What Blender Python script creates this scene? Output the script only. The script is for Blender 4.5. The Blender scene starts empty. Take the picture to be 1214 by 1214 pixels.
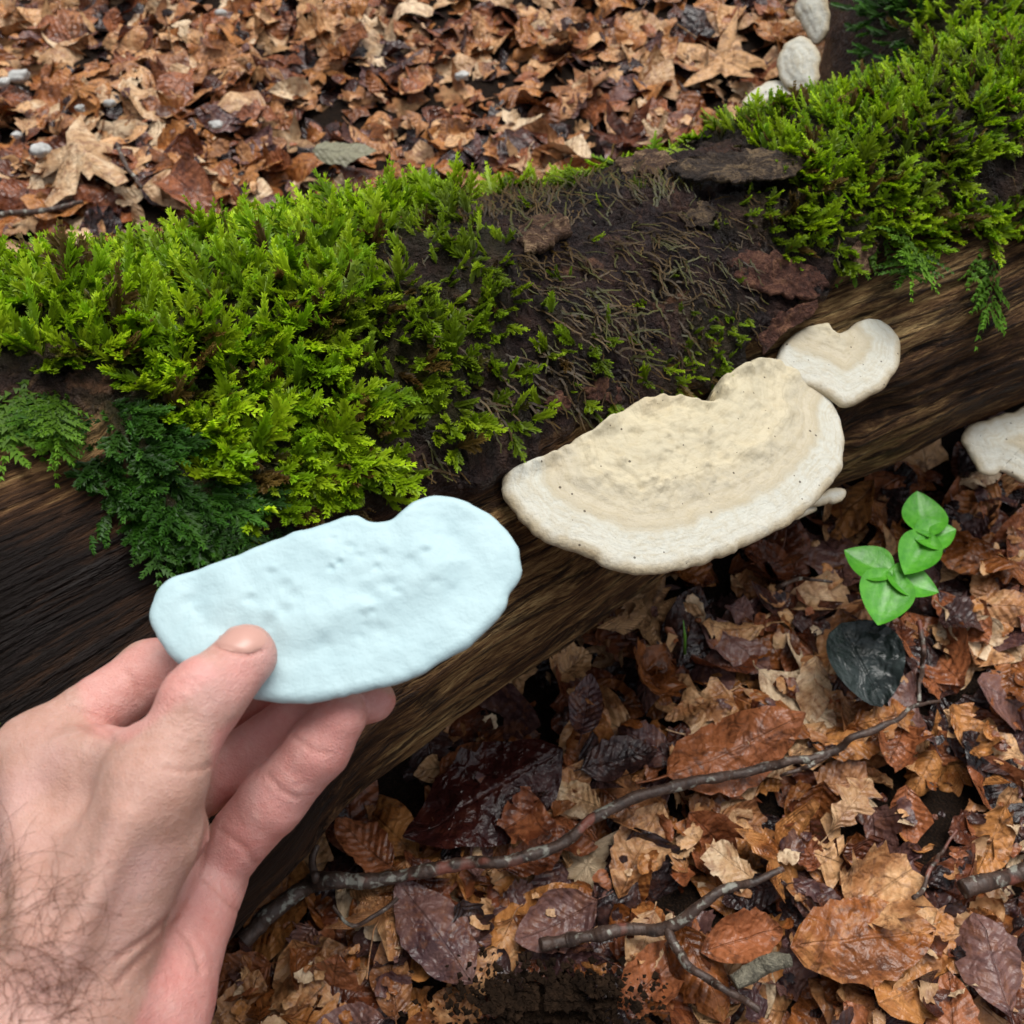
import bpy, math
import numpy as np
from mathutils import Vector, Matrix
from mathutils.bvhtree import BVHTree

# ------------------------------------------------------------------ camera, world, light
S = bpy.context.scene
H = 0.68
PITCH = math.radians(55)
FOV = math.radians(52)
FPX = 607 / math.tan(FOV / 2)
cd = bpy.data.cameras.new('camera'); cam = bpy.data.objects.new('camera', cd); S.collection.objects.link(cam)
cam.location = (0, 0, H); cam.rotation_euler = (math.pi / 2 - PITCH, 0, 0)
cd.sensor_width = 36; cd.lens = 18 / math.tan(FOV / 2); cd.clip_start = 0.01; cd.clip_end = 200
cd.dof.use_dof = True; cd.dof.focus_distance = 0.50; cd.dof.aperture_fstop = 17
S.camera = cam
S.render.resolution_x = 1024; S.render.resolution_y = 1024

SUN_EL, SUN_AZ = math.radians(70), math.radians(28)      # overcast glow from above, a little behind the log
w = bpy.data.worlds.new('World'); S.world = w; w.use_nodes = True
nt = w.node_tree; bg = nt.nodes['Background']
sky = nt.nodes.new('ShaderNodeTexSky'); sky.sky_type = 'NISHITA'; sky.sun_disc = False
sky.sun_elevation = SUN_EL; sky.sun_rotation = SUN_AZ; sky.dust_density = 4; sky.air_density = 1.0
hs = nt.nodes.new('ShaderNodeHueSaturation'); hs.inputs['Saturation'].default_value = 0.22
nt.links.new(sky.outputs[0], hs.inputs['Color']); nt.links.new(hs.outputs[0], bg.inputs[0])
bg.inputs[1].default_value = 0.095
sd = bpy.data.lights.new('sun', 'SUN'); sd.energy = 1.5; sd.angle = math.radians(38); sd.color = (1, 0.96, 0.9)
sun = bpy.data.objects.new('sun', sd); S.collection.objects.link(sun)
sv = Vector((math.sin(SUN_AZ) * math.cos(SUN_EL), math.cos(SUN_AZ) * math.cos(SUN_EL), math.sin(SUN_EL)))
sun.rotation_euler = sv.to_track_quat('Z', 'Y').to_euler(); sun.location = sv * 3
S.view_settings.view_transform = 'Standard'; S.view_settings.look = 'None'
S.view_settings.exposure = 0.68; S.view_settings.gamma = 1
S.render.engine = 'CYCLES'
S.cycles.max_bounces = 6; S.cycles.diffuse_bounces = 3; S.cycles.glossy_bounces = 2; S.cycles.transmission_bounces = 3; S.cycles.caustics_reflective = False

# ------------------------------------------------------------------ maths helpers
rng = np.random.default_rng(11)
CO = np.array([0, 0, H]); cp, sp = math.cos(PITCH), math.sin(PITCH)
FW = np.array([0, cp, -sp]); UP = np.array([0, sp, cp]); RT = np.array([1., 0, 0])

def ray(u, v):
    return FW + RT * ((u - 607) / FPX) + UP * ((607 - v) / FPX)
def P(u, v, d):
    return CO + ray(u, v) * d
def G(u, v, z=0.0):
    r = ray(u, v); return CO + r * ((z - H) / r[2])
def proj(p):
    q = np.asarray(p) - CO; d = q @ FW
    dd = np.where(d > 1e-3, d, 1e-3)
    return 607 + FPX * (q @ RT) / dd, 607 - FPX * (q @ UP) / dd, d
def nrm(v):
    v = np.asarray(v, float); return v / (np.linalg.norm(v, axis=-1, keepdims=True) + 1e-12)

def _hash(i, j, k, s):
    h = (i * 374761393 + j * 668265263 + k * 1274126177 + s * 974634777) & 0xffffffff
    h = ((h ^ (h >> 13)) * 1103515245) & 0xffffffff
    h = h ^ (h >> 16)
    return (h & 0xffff) / 65535.0
def vnoise(p, s=0):
    p = np.asarray(p, float); f = np.floor(p); i = f.astype(np.int64); t = p - f; t = t * t * (3 - 2 * t)
    x, y, z = i[..., 0], i[..., 1], i[..., 2]; a, b, c = t[..., 0], t[..., 1], t[..., 2]
    def L(dx, dy, dz): return _hash(x + dx, y + dy, z + dz, s)
    x00 = L(0,0,0)*(1-a)+L(1,0,0)*a; x10 = L(0,1,0)*(1-a)+L(1,1,0)*a
    x01 = L(0,0,1)*(1-a)+L(1,0,1)*a; x11 = L(0,1,1)*(1-a)+L(1,1,1)*a
    return ((x00*(1-b)+x10*b)*(1-c)+(x01*(1-b)+x11*b)*c)*2-1
def fbm(p, o=4, s=0):
    r = 0; a = 1; tot = 0; p = np.asarray(p, float)
    for k in range(o):
        r = r + a * vnoise(p * 2 ** k, s + k * 7); tot += a; a *= .5
    return r / tot
def sstep(a, b, x):
    t = np.clip((x - a) / (b - a), 0, 1); return t * t * (3 - 2 * t)
def inpoly(u, v, poly):
    r = np.zeros(np.shape(u), bool); n = len(poly)
    for i in range(n):
        x0, y0 = poly[i]; x1, y1 = poly[(i + 1) % n]
        if y0 == y1: continue
        c = ((y0 > v) != (y1 > v)) & (u < (x1 - x0) * (v - y0) / (y1 - y0) + x0)
        r ^= c
    return r
def polydist(q, poly, closed=True):
    """distance of 2-D points q (N,2) to a polyline"""
    poly = np.asarray(poly, float); n = len(poly); best = np.full(len(q), 1e9)
    for i in range(n if closed else n - 1):
        a = poly[i]; b = poly[(i + 1) % n]; ab = b - a
        t = np.clip(((q - a) @ ab) / (ab @ ab + 1e-15), 0, 1)
        best = np.minimum(best, np.linalg.norm(q - a - t[:, None] * ab, axis=1))
    return best
def smooth_closed(pts, n, closed=True):
    """Catmull-Rom resample"""
    pts = np.asarray(pts, float); m = len(pts); out = []
    segs = m if closed else m - 1
    for i in range(segs):
        if closed: a, b, c, d = pts[(i-1) % m], pts[i], pts[(i+1) % m], pts[(i+2) % m]
        else: a, b, c, d = pts[max(i-1, 0)], pts[i], pts[i+1], pts[min(i+2, m-1)]
        for t in np.linspace(0, 1, 12, endpoint=False):
            out.append(.5*((2*b)+(-a+c)*t+(2*a-5*b+4*c-d)*t*t+(-a+3*b-3*c+d)*t**3))
    if not closed: out.append(pts[-1])
    out = np.array(out)
    q = np.vstack([out, out[:1]]) if closed else out
    L = np.r_[0, np.cumsum(np.linalg.norm(np.diff(q, axis=0), axis=1))]
    tt = np.linspace(0, L[-1], n + 1)[:-1] if closed else np.linspace(0, L[-1], n)
    return np.stack([np.interp(tt, L, q[:, k]) for k in range(q.shape[1])], 1)

# ------------------------------------------------------------------ object helpers
def link(o): S.collection.objects.link(o); return o
def mesh_obj(name, verts, faces, mat, parent=None, smooth=True, uv=None, attrs=None, midx=None, colattrs=None):
    me = bpy.data.meshes.new(name)
    make_mesh(me, verts, faces, smooth, uv, attrs, colattrs)
    for m in (mat if isinstance(mat, (list, tuple)) else [mat]): me.materials.append(m)
    if midx is not None: me.polygons.foreach_set('material_index', np.asarray(midx, np.int32))
    o = bpy.data.objects.new(name, me); link(o)
    if parent is not None: o.parent = parent; o.matrix_parent_inverse = parent.matrix_world.inverted()
    return o
def make_mesh(me, verts, faces, smooth=True, uv=None, attrs=None, colattrs=None):
    verts = np.asarray(verts, np.float32)
    if isinstance(faces, np.ndarray):
        nf, k = faces.shape
        me.vertices.add(len(verts)); me.vertices.foreach_set('co', verts.ravel())
        me.loops.add(nf * k); me.loops.foreach_set('vertex_index', faces.astype(np.int32).ravel())
        me.polygons.add(nf); me.polygons.foreach_set('loop_start', np.arange(0, nf * k, k, dtype=np.int32))
        me.polygons.foreach_set('loop_total', np.full(nf, k, np.int32))
        me.update(calc_edges=True)
    else:
        me.from_pydata([tuple(map(float, v)) for v in verts], [], [tuple(map(int, f)) for f in faces])
    if smooth: me.polygons.foreach_set('use_smooth', np.ones(len(me.polygons), bool))
    if uv is not None:
        li = np.zeros(len(me.loops), np.int32); me.loops.foreach_get('vertex_index', li)
        l = me.uv_layers.new(name='UVMap'); l.data.foreach_set('uv', np.asarray(uv, np.float32)[li].ravel())
    for k, a in (attrs or {}).items():
        at = me.attributes.new(k, 'FLOAT', 'POINT'); at.data.foreach_set('value', np.asarray(a, np.float32))
    for k, a in (colattrs or {}).items():
        at = me.attributes.new(k, 'FLOAT_COLOR', 'POINT')
        at.data.foreach_set('color', np.c_[a, np.ones(len(a))].astype(np.float32).ravel())
    me.validate(); me.update()
def tag(o, label=None, cat=None, group=None, kind=None):
    if label: o['label'] = label
    if cat: o['category'] = cat
    if group: o['group'] = group
    if kind: o['kind'] = kind
    return o
def empty(name, loc):
    o = bpy.data.objects.new(name, None); o.empty_display_size = .02; o.location = loc; link(o)
    bpy.context.view_layer.update(); return o
def grid_faces(nu, nv, closed_v=False):
    i, j = np.meshgrid(np.arange(nu - 1), np.arange(nv if closed_v else nv - 1), indexing='ij')
    i = i.ravel(); j = j.ravel(); j2 = (j + 1) % nv
    return np.stack([i*nv+j, i*nv+j2, (i+1)*nv+j2, (i+1)*nv+j], 1)
def tube(pts, rad, sides=8, jit=0, seed=0):
    pts = np.asarray(pts, float); n = len(pts); rad = np.broadcast_to(np.asarray(rad, float), (n,)).copy()
    T = nrm(np.gradient(pts, axis=0)); ref = np.array([0.13, .2, 1.]); A = nrm(np.cross(T, ref)); B = np.cross(T, A)
    th = np.linspace(0, 2*np.pi, sides, endpoint=False)
    R = rad[:, None] * np.ones(sides)
    if jit: R = R * (1 + jit * np.random.default_rng(seed).uniform(-1, 1, R.shape))
    v = pts[:, None] + R[..., None]*(np.cos(th)[None, :, None]*A[:, None]+np.sin(th)[None, :, None]*B[:, None])
    f = grid_faces(n, sides, True).tolist()
    f.append(list(range(sides))[::-1]); f.append([(n-1)*sides+k for k in range(sides)])
    return v.reshape(-1, 3), f

# ------------------------------------------------------------------ material helper
class MT:
    def __init__(s, name):
        s.m = bpy.data.materials.new(name); s.m.use_nodes = True; s.t = s.m.node_tree
        s.b = s.t.nodes['Principled BSDF']
    def n(s, typ, ins=None, **kw):
        x = s.t.nodes.new('ShaderNode' + typ)
        for k, v in kw.items(): setattr(x, k, v)
        for k, v in (ins or {}).items(): s.put(x.inputs[k], v)
        return x
    def put(s, sock, v):
        if isinstance(v, bpy.types.NodeSocket): s.t.links.new(v, sock)
        elif isinstance(v, bpy.types.Node): s.t.links.new(v.outputs[0], sock)
        elif isinstance(v, (tuple, list)) and len(v) == 3 and sock.type == 'RGBA': sock.default_value = (*v, 1)
        else: sock.default_value = v
    def math(s, op, a, b=0., c=0., clamp=False):
        x = s.n('Math', operation=op, use_clamp=clamp); s.put(x.inputs[0], a); s.put(x.inputs[1], b); s.put(x.inputs[2], c); return x.outputs[0]
    def noise(s, vec, scale, detail=4, rough=.55, dist=0., col=False):
        x = s.n('TexNoise', {'Scale': scale, 'Detail': detail, 'Roughness': rough, 'Distortion': dist})
        if vec is not None: s.put(x.inputs['Vector'], vec)
        return x.outputs['Color' if col else 'Fac']
    def ramp(s, fac, stops, interp='LINEAR'):
        x = s.n('ValToRGB', {'Fac': fac}); r = x.color_ramp; r.interpolation = interp
        while len(r.elements) < len(stops): r.elements.new(.5)
        for e, (p, c) in zip(r.elements, stops):
            e.position = p; e.color = (*c, 1) if isinstance(c, (tuple, list)) else (c, c, c, 1)
        return x.outputs[0]
    def mix(s, f, a, b, mode='MIX'):
        x = s.n('Mix', data_type='RGBA', blend_type=mode); s.put(x.inputs[0], f); s.put(x.inputs[6], a); s.put(x.inputs[7], b); return x.outputs[2]
    def attr(s, name, col=False):
        x = s.n('Attribute', attribute_name=name); return x.outputs['Color' if col else 'Fac']
    def coord(s, which='Object'): return s.n('TexCoord').outputs[which]
    def mapv(s, v, scale=(1, 1, 1), loc=(0, 0, 0)):
        return s.n('Mapping', {'Vector': v, 'Scale': scale, 'Location': loc}).outputs[0]
    def bump(s, h, strength=.5, dist=.001, prev=None):
        x = s.n('Bump', {'Height': h, 'Strength': strength, 'Distance': dist})
        if prev is not None: s.put(x.inputs['Normal'], prev)
        return x.outputs[0]
    def out(s, col=None, rough=None, normal=None, **kw):
        if col is not None: s.put(s.b.inputs['Base Color'], col)
        if rough is not None: s.put(s.b.inputs['Roughness'], rough)
        if normal is not None: s.put(s.b.inputs['Normal'], normal)
        for k, v in kw.items(): s.put(s.b.inputs[k], v)
        return s.m

# ------------------------------------------------------------------ materials
def soil_mat():
    m = MT('soil'); c = m.coord()
    n = m.noise(c, 90, 6, .75); n2 = m.noise(c, 600, 3, .7)
    col = m.mix(m.ramp(n2, [(.45, 0.), (.75, 1.)]), m.ramp(n, [(.3, (.006, .004, .003)), (.7, (.022, .013, .008))]), (.07, .036, .018))
    return m.out(col, .75, m.bump(m.math('ADD', n, n2), 1., .010), **{'Specular IOR Level': .15})

def leaf_mat(name, cols, spot, gloss=.35, spotamt=.5):
    m = MT(name); c = m.n('NewGeometry').outputs['Position']; uv = m.coord('UV')
    oi = m.n('ObjectInfo').outputs['Random']; tint = m.attr('tint')
    r = m.math('FRACT', m.math('ADD', oi, tint))
    off = m.n('CombineXYZ', {'X': m.math('MULTIPLY', r, 37.), 'Y': m.math('MULTIPLY', r, 11.), 'Z': 0.})
    p = m.n('VectorMath', {0: c, 1: off.outputs[0]}, operation='ADD').outputs[0]
    big = m.noise(p, 38, 3, .65, .6); fine = m.noise(p, 420, 3, .7)
    f = m.math('ADD', m.math('MULTIPLY', big, 1.3), m.math('MULTIPLY', m.math('SUBTRACT', r, .5), .55))
    f = m.math('ADD', f, m.math('MULTIPLY', fine, .25))
    col = m.ramp(f, [(.38, cols[0]), (.72, cols[1]), (.98, cols[2])])
    # decay blotches
    bl = m.noise(p, 85, 5, .7, .9)
    col = m.mix(m.math('MULTIPLY', m.ramp(bl, [(.50, 0.), (.62, 1.)]), spotamt), col, spot)
    sep = m.n('SeparateXYZ', {0: uv}); wx = m.math('ABSOLUTE', m.math('SUBTRACT', m.math('MULTIPLY', sep.outputs[0], 2.), 1.))
    v = m.math('FRACT', m.math('SUBTRACT', m.math('MULTIPLY', sep.outputs[1], 9.), m.math('MULTIPLY', wx, 1.5)))
    tri = m.math('ABSOLUTE', m.math('SUBTRACT', v, .5))              # .5 on the vein
    vein = m.ramp(tri, [(.40, 0.), (.49, 1.)]); rib = m.ramp(wx, [(.015, 1.), (.06, 0.)])
    vv = m.math('MAXIMUM', m.math('MULTIPLY', vein, .55), rib)
    hsv = m.n('HueSaturation', {'Color': col, 'Value': 1.45, 'Saturation': .9}).outputs[0]
    dk = m.n('HueSaturation', {'Color': col, 'Value': .6}).outputs[0]
    col = m.mix(m.math('MULTIPLY', vv, .55), col, m.mix(m.ramp(r, [(.45, 0.), (.55, 1.)]), hsv, dk))
    hgt = m.math('ADD', m.math('MULTIPLY', tri, 1.2), m.math('ADD', m.math('MULTIPLY', rib, .6), m.math('MULTIPLY', fine, .5)))
    hgt2 = m.noise(p, 95, 2, .5, .4)
    nr = m.bump(m.math('ADD', m.math('MULTIPLY', hgt, .7), m.math('MULTIPLY', hgt2, 3.2)), .9, .0017)
    rough = m.ramp(big, [(.35, gloss * .7), (.7, min(1, gloss * 1.6))])
    return m.out(col, rough, nr, **{'Specular IOR Level': .42})

LM = {
 'red': leaf_mat('leaf_red_brown', [(0.0388, 0.00972, 0.00528), (0.16, 0.04536, 0.01716), (0.3298, 0.1134, 0.04488)], (0.02716, 0.0108, 0.00924), .26, .6),
 'tan': leaf_mat('leaf_tan', [(0.16, 0.0594, 0.02376), (0.4268, 0.1922, 0.07392), (0.6402, 0.3726, 0.1782)], (0.097, 0.03564, 0.01716), .34, .7),
 'orange': leaf_mat('leaf_orange_brown', [(0.08245, 0.02268, 0.00528), (0.2716, 0.08856, 0.02244), (0.4656, 0.1998, 0.06072)], (0.0485, 0.0162, 0.00792), .28, .65),
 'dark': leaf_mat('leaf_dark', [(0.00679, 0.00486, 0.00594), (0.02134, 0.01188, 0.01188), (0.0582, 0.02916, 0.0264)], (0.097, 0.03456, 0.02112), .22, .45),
 'purple': leaf_mat('leaf_purple_brown', [(0.02522, 0.01188, 0.0132), (0.07954, 0.03672, 0.03696), (0.1746, 0.08964, 0.07656)], (0.2037, 0.081, 0.0396), .25, .6),
 'pale': leaf_mat('leaf_pale', [(0.3007, 0.1458, 0.06336), (0.5432, 0.3402, 0.1782), (0.6984, 0.5292, 0.3432)], (0.2134, 0.08964, 0.04356), .40, .65),
 'wine': leaf_mat('leaf_wine_wet', [(0.01552, 0.00432, 0.00396), (0.04074, 0.00972, 0.00792), (0.08245, 0.02376, 0.0132)], (0.02328, 0.00864, 0.00924), .13, .4),
 'slate': leaf_mat('leaf_slate_green', [(0.00776, 0.01188, 0.01056), (0.01746, 0.02592, 0.02376), (0.04365, 0.05724, 0.05544)], (0.0097, 0.0108, 0.01056), .26, .4),
 'olive': leaf_mat('leaf_olive_grey', [(0.0873, 0.0864, 0.0462), (0.1503, 0.1458, 0.0858), (0.2134, 0.2052, 0.132)], (0.1067, 0.0864, 0.0528), .45, .4),
}

def green_leaf_mat():
    m = MT('fresh_green_leaf'); uv = m.coord('UV'); c = m.coord()
    n = m.noise(c, 160, 4)
    col = m.ramp(n, [(.3, (.045, .25, .012)), (.7, (.10, .38, .026))])
    return m.out(col, .38, m.bump(m.noise(c, 300, 3), .3, .001), **{'Specular IOR Level': .5})

def moss_mat():
    m = MT('moss'); col = m.attr('mosscol', True); c = m.coord()
    n = m.noise(c, 900, 2)
    col = m.mix(m.ramp(n, [(.3, 0.), (.7, .45)]), col, m.n('HueSaturation', {'Color': col, 'Value': .55}).outputs[0])
    m.out(col, .45, **{'Specular IOR Level': .28})
    tr = m.n('BsdfTranslucent', {'Color': col}); mx = m.n('MixShader', {0: .36, 1: m.b.outputs[0], 2: tr.outputs[0]})
    m.t.links.new(mx.outputs[0], m.t.nodes['Material Output'].inputs[0])
    return m.m

def log_mat():
    m = MT('log_wood_and_bark'); uv = m.coord('UV'); c = m.coord()
    bark = m.attr('bark'); moss = m.attr('mossy'); wet = m.attr('wet')
    g1 = m.noise(m.mapv(uv, (12, 130, 1)), 1, 5, .7, .35); g2 = m.noise(m.mapv(uv, (60, 420, 1)), 1, 3, .7, .2)
    lo = m.noise(m.mapv(uv, (5, 14, 1), (3, 1, 0)), 1, 4, .6, .5)
    wf = m.math('ADD', m.math('MULTIPLY', g1, .75), m.math('MULTIPLY', m.math('SUBTRACT', lo, .5), .9))
    g3 = m.noise(m.mapv(uv, (160, 900, 1)), 1, 4, .7)
    wf = m.math('SUBTRACT', m.math('ADD', wf, m.math('ADD', m.math('MULTIPLY', m.math('SUBTRACT', g2, .5), .55), m.math('MULTIPLY', m.math('SUBTRACT', g3, .5), .35))), m.math('MULTIPLY', wet, .36))
    ck = m.n('TexVoronoi', {'Vector': m.mapv(uv, (7, 75, 1)), 'Scale': 1., 'Randomness': 1.}, feature='DISTANCE_TO_EDGE').outputs[0]
    crk = m.ramp(m.math('ADD', ck, m.math('MULTIPLY', m.math('SUBTRACT', g2, .5), .25)), [(.0, 1.), (.07, 0.)])
    wood = m.ramp(wf, [(.08, (.006, .003, .002)), (.25, (.036, .016, .007)), (.36, (.095, .046, .019)), (.46, (.22, .125, .050)), (.60, (.46, .31, .135))])
    pits = m.ramp(m.noise(m.mapv(uv, (60, 160, 1)), 1, 3, .5), [(.66, 0.), (.72, 1.)])
    wood = m.mix(m.math('MULTIPLY', m.math('MAXIMUM', pits, crk), .75), wood, (.010, .006, .005))
    b1 = m.noise(c, 38, 6, .7, .6); b2 = m.noise(c, 240, 5, .7)
    bc = m.ramp(m.math('ADD', m.math('MULTIPLY', b1, .8), m.math('MULTIPLY', b2, .3)),
                [(.30, (.005, .0035, .004)), (.52, (.019, .012, .012)), (.66, (.052, .029, .023)), (.80, (.14, .066, .038))])
    pat = m.ramp(m.noise(c, 24, 4, .6, .4), [(.64, 0.), (.70, 1.)])
    bc = m.mix(m.math('MULTIPLY', pat, .7), bc, m.mix(b2, (.12, .045, .03), (.30, .16, .09)))
    bc = m.mix(m.math('MULTIPLY', moss, .75), bc, m.mix(b1, (.018, .020, .006), (.045, .040, .012)))
    col = m.mix(bark, wood, bc)
    nw = m.bump(m.math('ADD', m.math('ADD', g1, m.math('MULTIPLY', g2, .8)), m.math('SUBTRACT', m.math('MULTIPLY', g3, .4), m.math('MULTIPLY', crk, .5))), 1., .006)
    vo = m.n('TexVoronoi', {'Vector': m.n('VectorMath', {0: c, 1: m.n('VectorMath', {0: m.noise(c, 90, 3, .6, 0., True), 1: (.012, .012, .012)}, operation='MULTIPLY').outputs[0]}, operation='ADD').outputs[0], 'Scale': 230.}).outputs[0]
    nb = m.bump(m.math('ADD', m.math('ADD', b1, m.math('MULTIPLY', b2, .7)), m.math('MULTIPLY', vo, -.5)), 1., .010)
    nn = m.n('Mix', data_type='VECTOR'); m.put(nn.inputs[0], bark); m.put(nn.inputs[4], nw); m.put(nn.inputs[5], nb)
    rough = m.mix(bark, m.ramp(g2, [(.3, .5), (.7, .8)]), m.ramp(b2, [(.35, .22), (.7, .55)]))
    return m.out(col, rough, nn.outputs[1], **{'Specular IOR Level': .2})

def flake_mat(name, a, b, c3):
    m = MT(name); c = m.coord(); n = m.noise(c, 70, 6, .7, 1.); n2 = m.noise(c, 420, 4, .7)
    col = m.ramp(m.math('ADD', m.math('MULTIPLY', n, .8), m.math('MULTIPLY', n2, .3)), [(.40, a), (.55, b), (.68, c3)])
    return m.out(col, .6, m.bump(m.math('ADD', n, n2), 1., .006), **{'Specular IOR Level': .25})

def fungus_mat(name, rimc=True):
    m = MT(name); d = m.attr('rim'); c = m.coord()     # rim: metres from the growing margin
    n = m.noise(c, 55, 5, .6); n2 = m.noise(c, 700, 4, .7); nb = m.noise(c, 160, 4, .6)
    dd = m.math('ADD', d, m.math('MULTIPLY', m.math('SUBTRACT', n, .5), .010))
    z = m.math('MULTIPLY', dd, 10.)                     # 0.1 m -> 1
    col = m.ramp(z, [(.0, (0.3648, 0.294, 0.1908)), (.018, (0.4992, 0.441, 0.3286)), (.05, (0.576, 0.5684, 0.4982)), (.17, (0.5568, 0.5537, 0.4823)), (.215, (0.4512, 0.4018, 0.2968)),
                     (.26, (0.5376, 0.4802, 0.3604)), (.36, (0.4896, 0.441, 0.3286)), (.43, (0.576, 0.5096, 0.3604)), (.62, (0.5184, 0.4655, 0.3339)), (.80, (0.576, 0.5096, 0.3498)), (1., (0.48, 0.3822, 0.2438))])
    col = m.mix(m.ramp(nb, [(.45, 0.), (.70, .35)]), col, (.42, .34, .20))
    lines = m.noise(m.n('CombineXYZ', {'X': m.math('MULTIPLY', dd, 420.), 'Y': m.math('MULTIPLY', n, 2.), 'Z': 0.}).outputs[0], 1, 3, .6)
    col = m.mix(m.ramp(lines, [(.50, 0.), (.62, .5)]), col, (.44, .38, .26))
    vor = m.n('TexVoronoi', {'Vector': c, 'Scale': 330., 'Randomness': 1.})
    vsp = m.math('LESS_THAN', vor.outputs['Distance'], m.math('MULTIPLY', m.math('SUBTRACT', m.n('SeparateColor', {0: vor.outputs['Color']}).outputs[0], .88), 2.2))
    col = m.mix(m.math('MULTIPLY', vsp, .85), col, (.06, .045, .03))
    nr = m.bump(n2, .35, .0006, m.bump(m.math('ADD', nb, m.math('MULTIPLY', lines, .25)), .5, .003))
    return m.out(col, .72, nr, **{'Specular IOR Level': .3})

def cast_mat():
    m = MT('pale_blue_cast'); c = m.coord(); n = m.noise(c, 60, 5, .6); n2 = m.noise(c, 500, 3, .6); n3 = m.noise(c, 190, 3, .5)
    col = m.ramp(n, [(.3, (.415, .57, .605)), (.7, (.47, .63, .66))])
    nr = m.bump(n2, .15, .0004, m.bump(m.math('ADD', n, m.math('MULTIPLY', n3, .5)), .35, .003))
    return m.out(col, .55, nr, **{'Specular IOR Level': .3})

def skin_mat():
    m = MT('skin'); c = m.coord(); pk = m.attr('pink'); cr = m.attr('crease'); hr = m.attr('hairy')
    n = m.noise(c, 70, 5, .6); n2 = m.noise(c, 420, 4, .65); n3 = m.noise(c, 28, 3, .5)
    dors = m.ramp(m.math('ADD', m.math('MULTIPLY', n, .6), m.math('MULTIPLY', n2, .4)), [(.3, (.43, .225, .165)), (.55, (.52, .305, .245)), (.75, (.58, .375, .315))])
    palm = m.ramp(m.math('ADD', m.math('MULTIPLY', n, .7), m.math('MULTIPLY', n2, .3)), [(.3, (.60, .225, .20)), (.55, (.67, .325, .29)), (.75, (.71, .42, .375))])
    col = m.mix(pk, dors, palm)
    col = m.mix(m.ramp(n3, [(.52, 0.), (.72, .45)]), col, (.60, .36, .34))
    col = m.mix(m.math('MULTIPLY', cr, .42), col, (.42, .16, .12))
    fine = m.n('TexVoronoi', {'Vector': c, 'Scale': 900.}, feature='DISTANCE_TO_EDGE').outputs[0]
    ax = m.n('VectorMath', {0: c, 1: (.42, .55, .72)}, operation='DOT_PRODUCT').outputs['Value']
    wr = m.noise(m.n('CombineXYZ', {'X': m.math('MULTIPLY', ax, 900.), 'Y': m.math('MULTIPLY', n3, 8.), 'Z': 0.}).outputs[0], 1, 3, .6, 1.)
    nr = m.bump(m.math('ADD', m.math('MULTIPLY', n, .8), n2), .35, .0012, m.bump(m.math('ADD', fine, m.math('MULTIPLY', wr, .6)), .5, .0006))
    return m.out(col, m.ramp(n2, [(.3, .40), (.7, .55)]), nr, **{'Subsurface Weight': .22, 'Subsurface Radius': (1., .35, .2), 'Subsurface Scale': .004, 'Specular IOR Level': .45})

def plain(name, col, rough=.5, var=.3, scale=120, bumpd=.0015):
    m = MT(name); c = m.coord(); n = m.noise(c, scale, 5, .65)
    lo = tuple(x * (1 - var) for x in col); hi = tuple(min(1, x * (1 + var)) for x in col)
    return m.out(m.ramp(n, [(.3, lo), (.7, hi)]), rough, m.bump(n, .5, bumpd))

def twig_mat():
    m = MT('twig_bark'); c = m.coord(); n = m.noise(c, 120, 5, .65); l = m.noise(c, 110, 4, .6, .5)
    col = m.ramp(n, [(.3, (.022, .013, .010)), (.6, (.075, .045, .033)), (.8, (.15, .10, .08))])
    col = m.mix(m.ramp(l, [(.56, 0.), (.62, .8)]), col, m.mix(n, (.16, .15, .13), (.42, .43, .36)))
    col = m.mix(m.ramp(m.noise(c, 33, 2), [(.62, 0.), (.68, .7)]), col, (.24, .07, .045))
    return m.out(col, .5, m.bump(n, .8, .002))

M_soil = soil_mat(); M_moss = moss_mat(); M_log = log_mat(); M_fun = fungus_mat('bracket_fungus_cap'); M_cast = cast_mat()
M_skin = skin_mat(); M_green = green_leaf_mat(); M_twig = twig_mat()
M_stone = plain('pale_stone', (.42, .42, .40), .6, .4, 90)
M_stem = plain('plant_stem', (.16, .13, .06), .5)
M_seta = plain('moss_stalk', (.16, .10, .03), .5)
M_hair = plain('hair', (.17, .068, .036), .4, .3)
M_nail = plain('nail', (.54, .30, .245), .34, .06, 60, .0003)
M_flakeD = flake_mat('bark_grey', (.012, .009, .008), (.06, .040, .028), (.24, .165, .09))
M_flakeR = flake_mat('bark_red', (.022, .010, .008), (.105, .042, .028), (.26, .125, .07))
M_flakeT = flake_mat('bark_tan', (.03, .017, .012), (.115, .06, .035), (.40, .27, .15))
M_husk = plain('husk', (.012, .009, .006), .8, .6)
M_crumb = plain('soil_crumb', (.016, .009, .005), .95, .8, 90); M_crumb.node_tree.nodes['Principled BSDF'].inputs['Specular IOR Level'].default_value = .1
M_grass = plain('grass_blade', (.10, .28, .03), .4)

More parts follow.
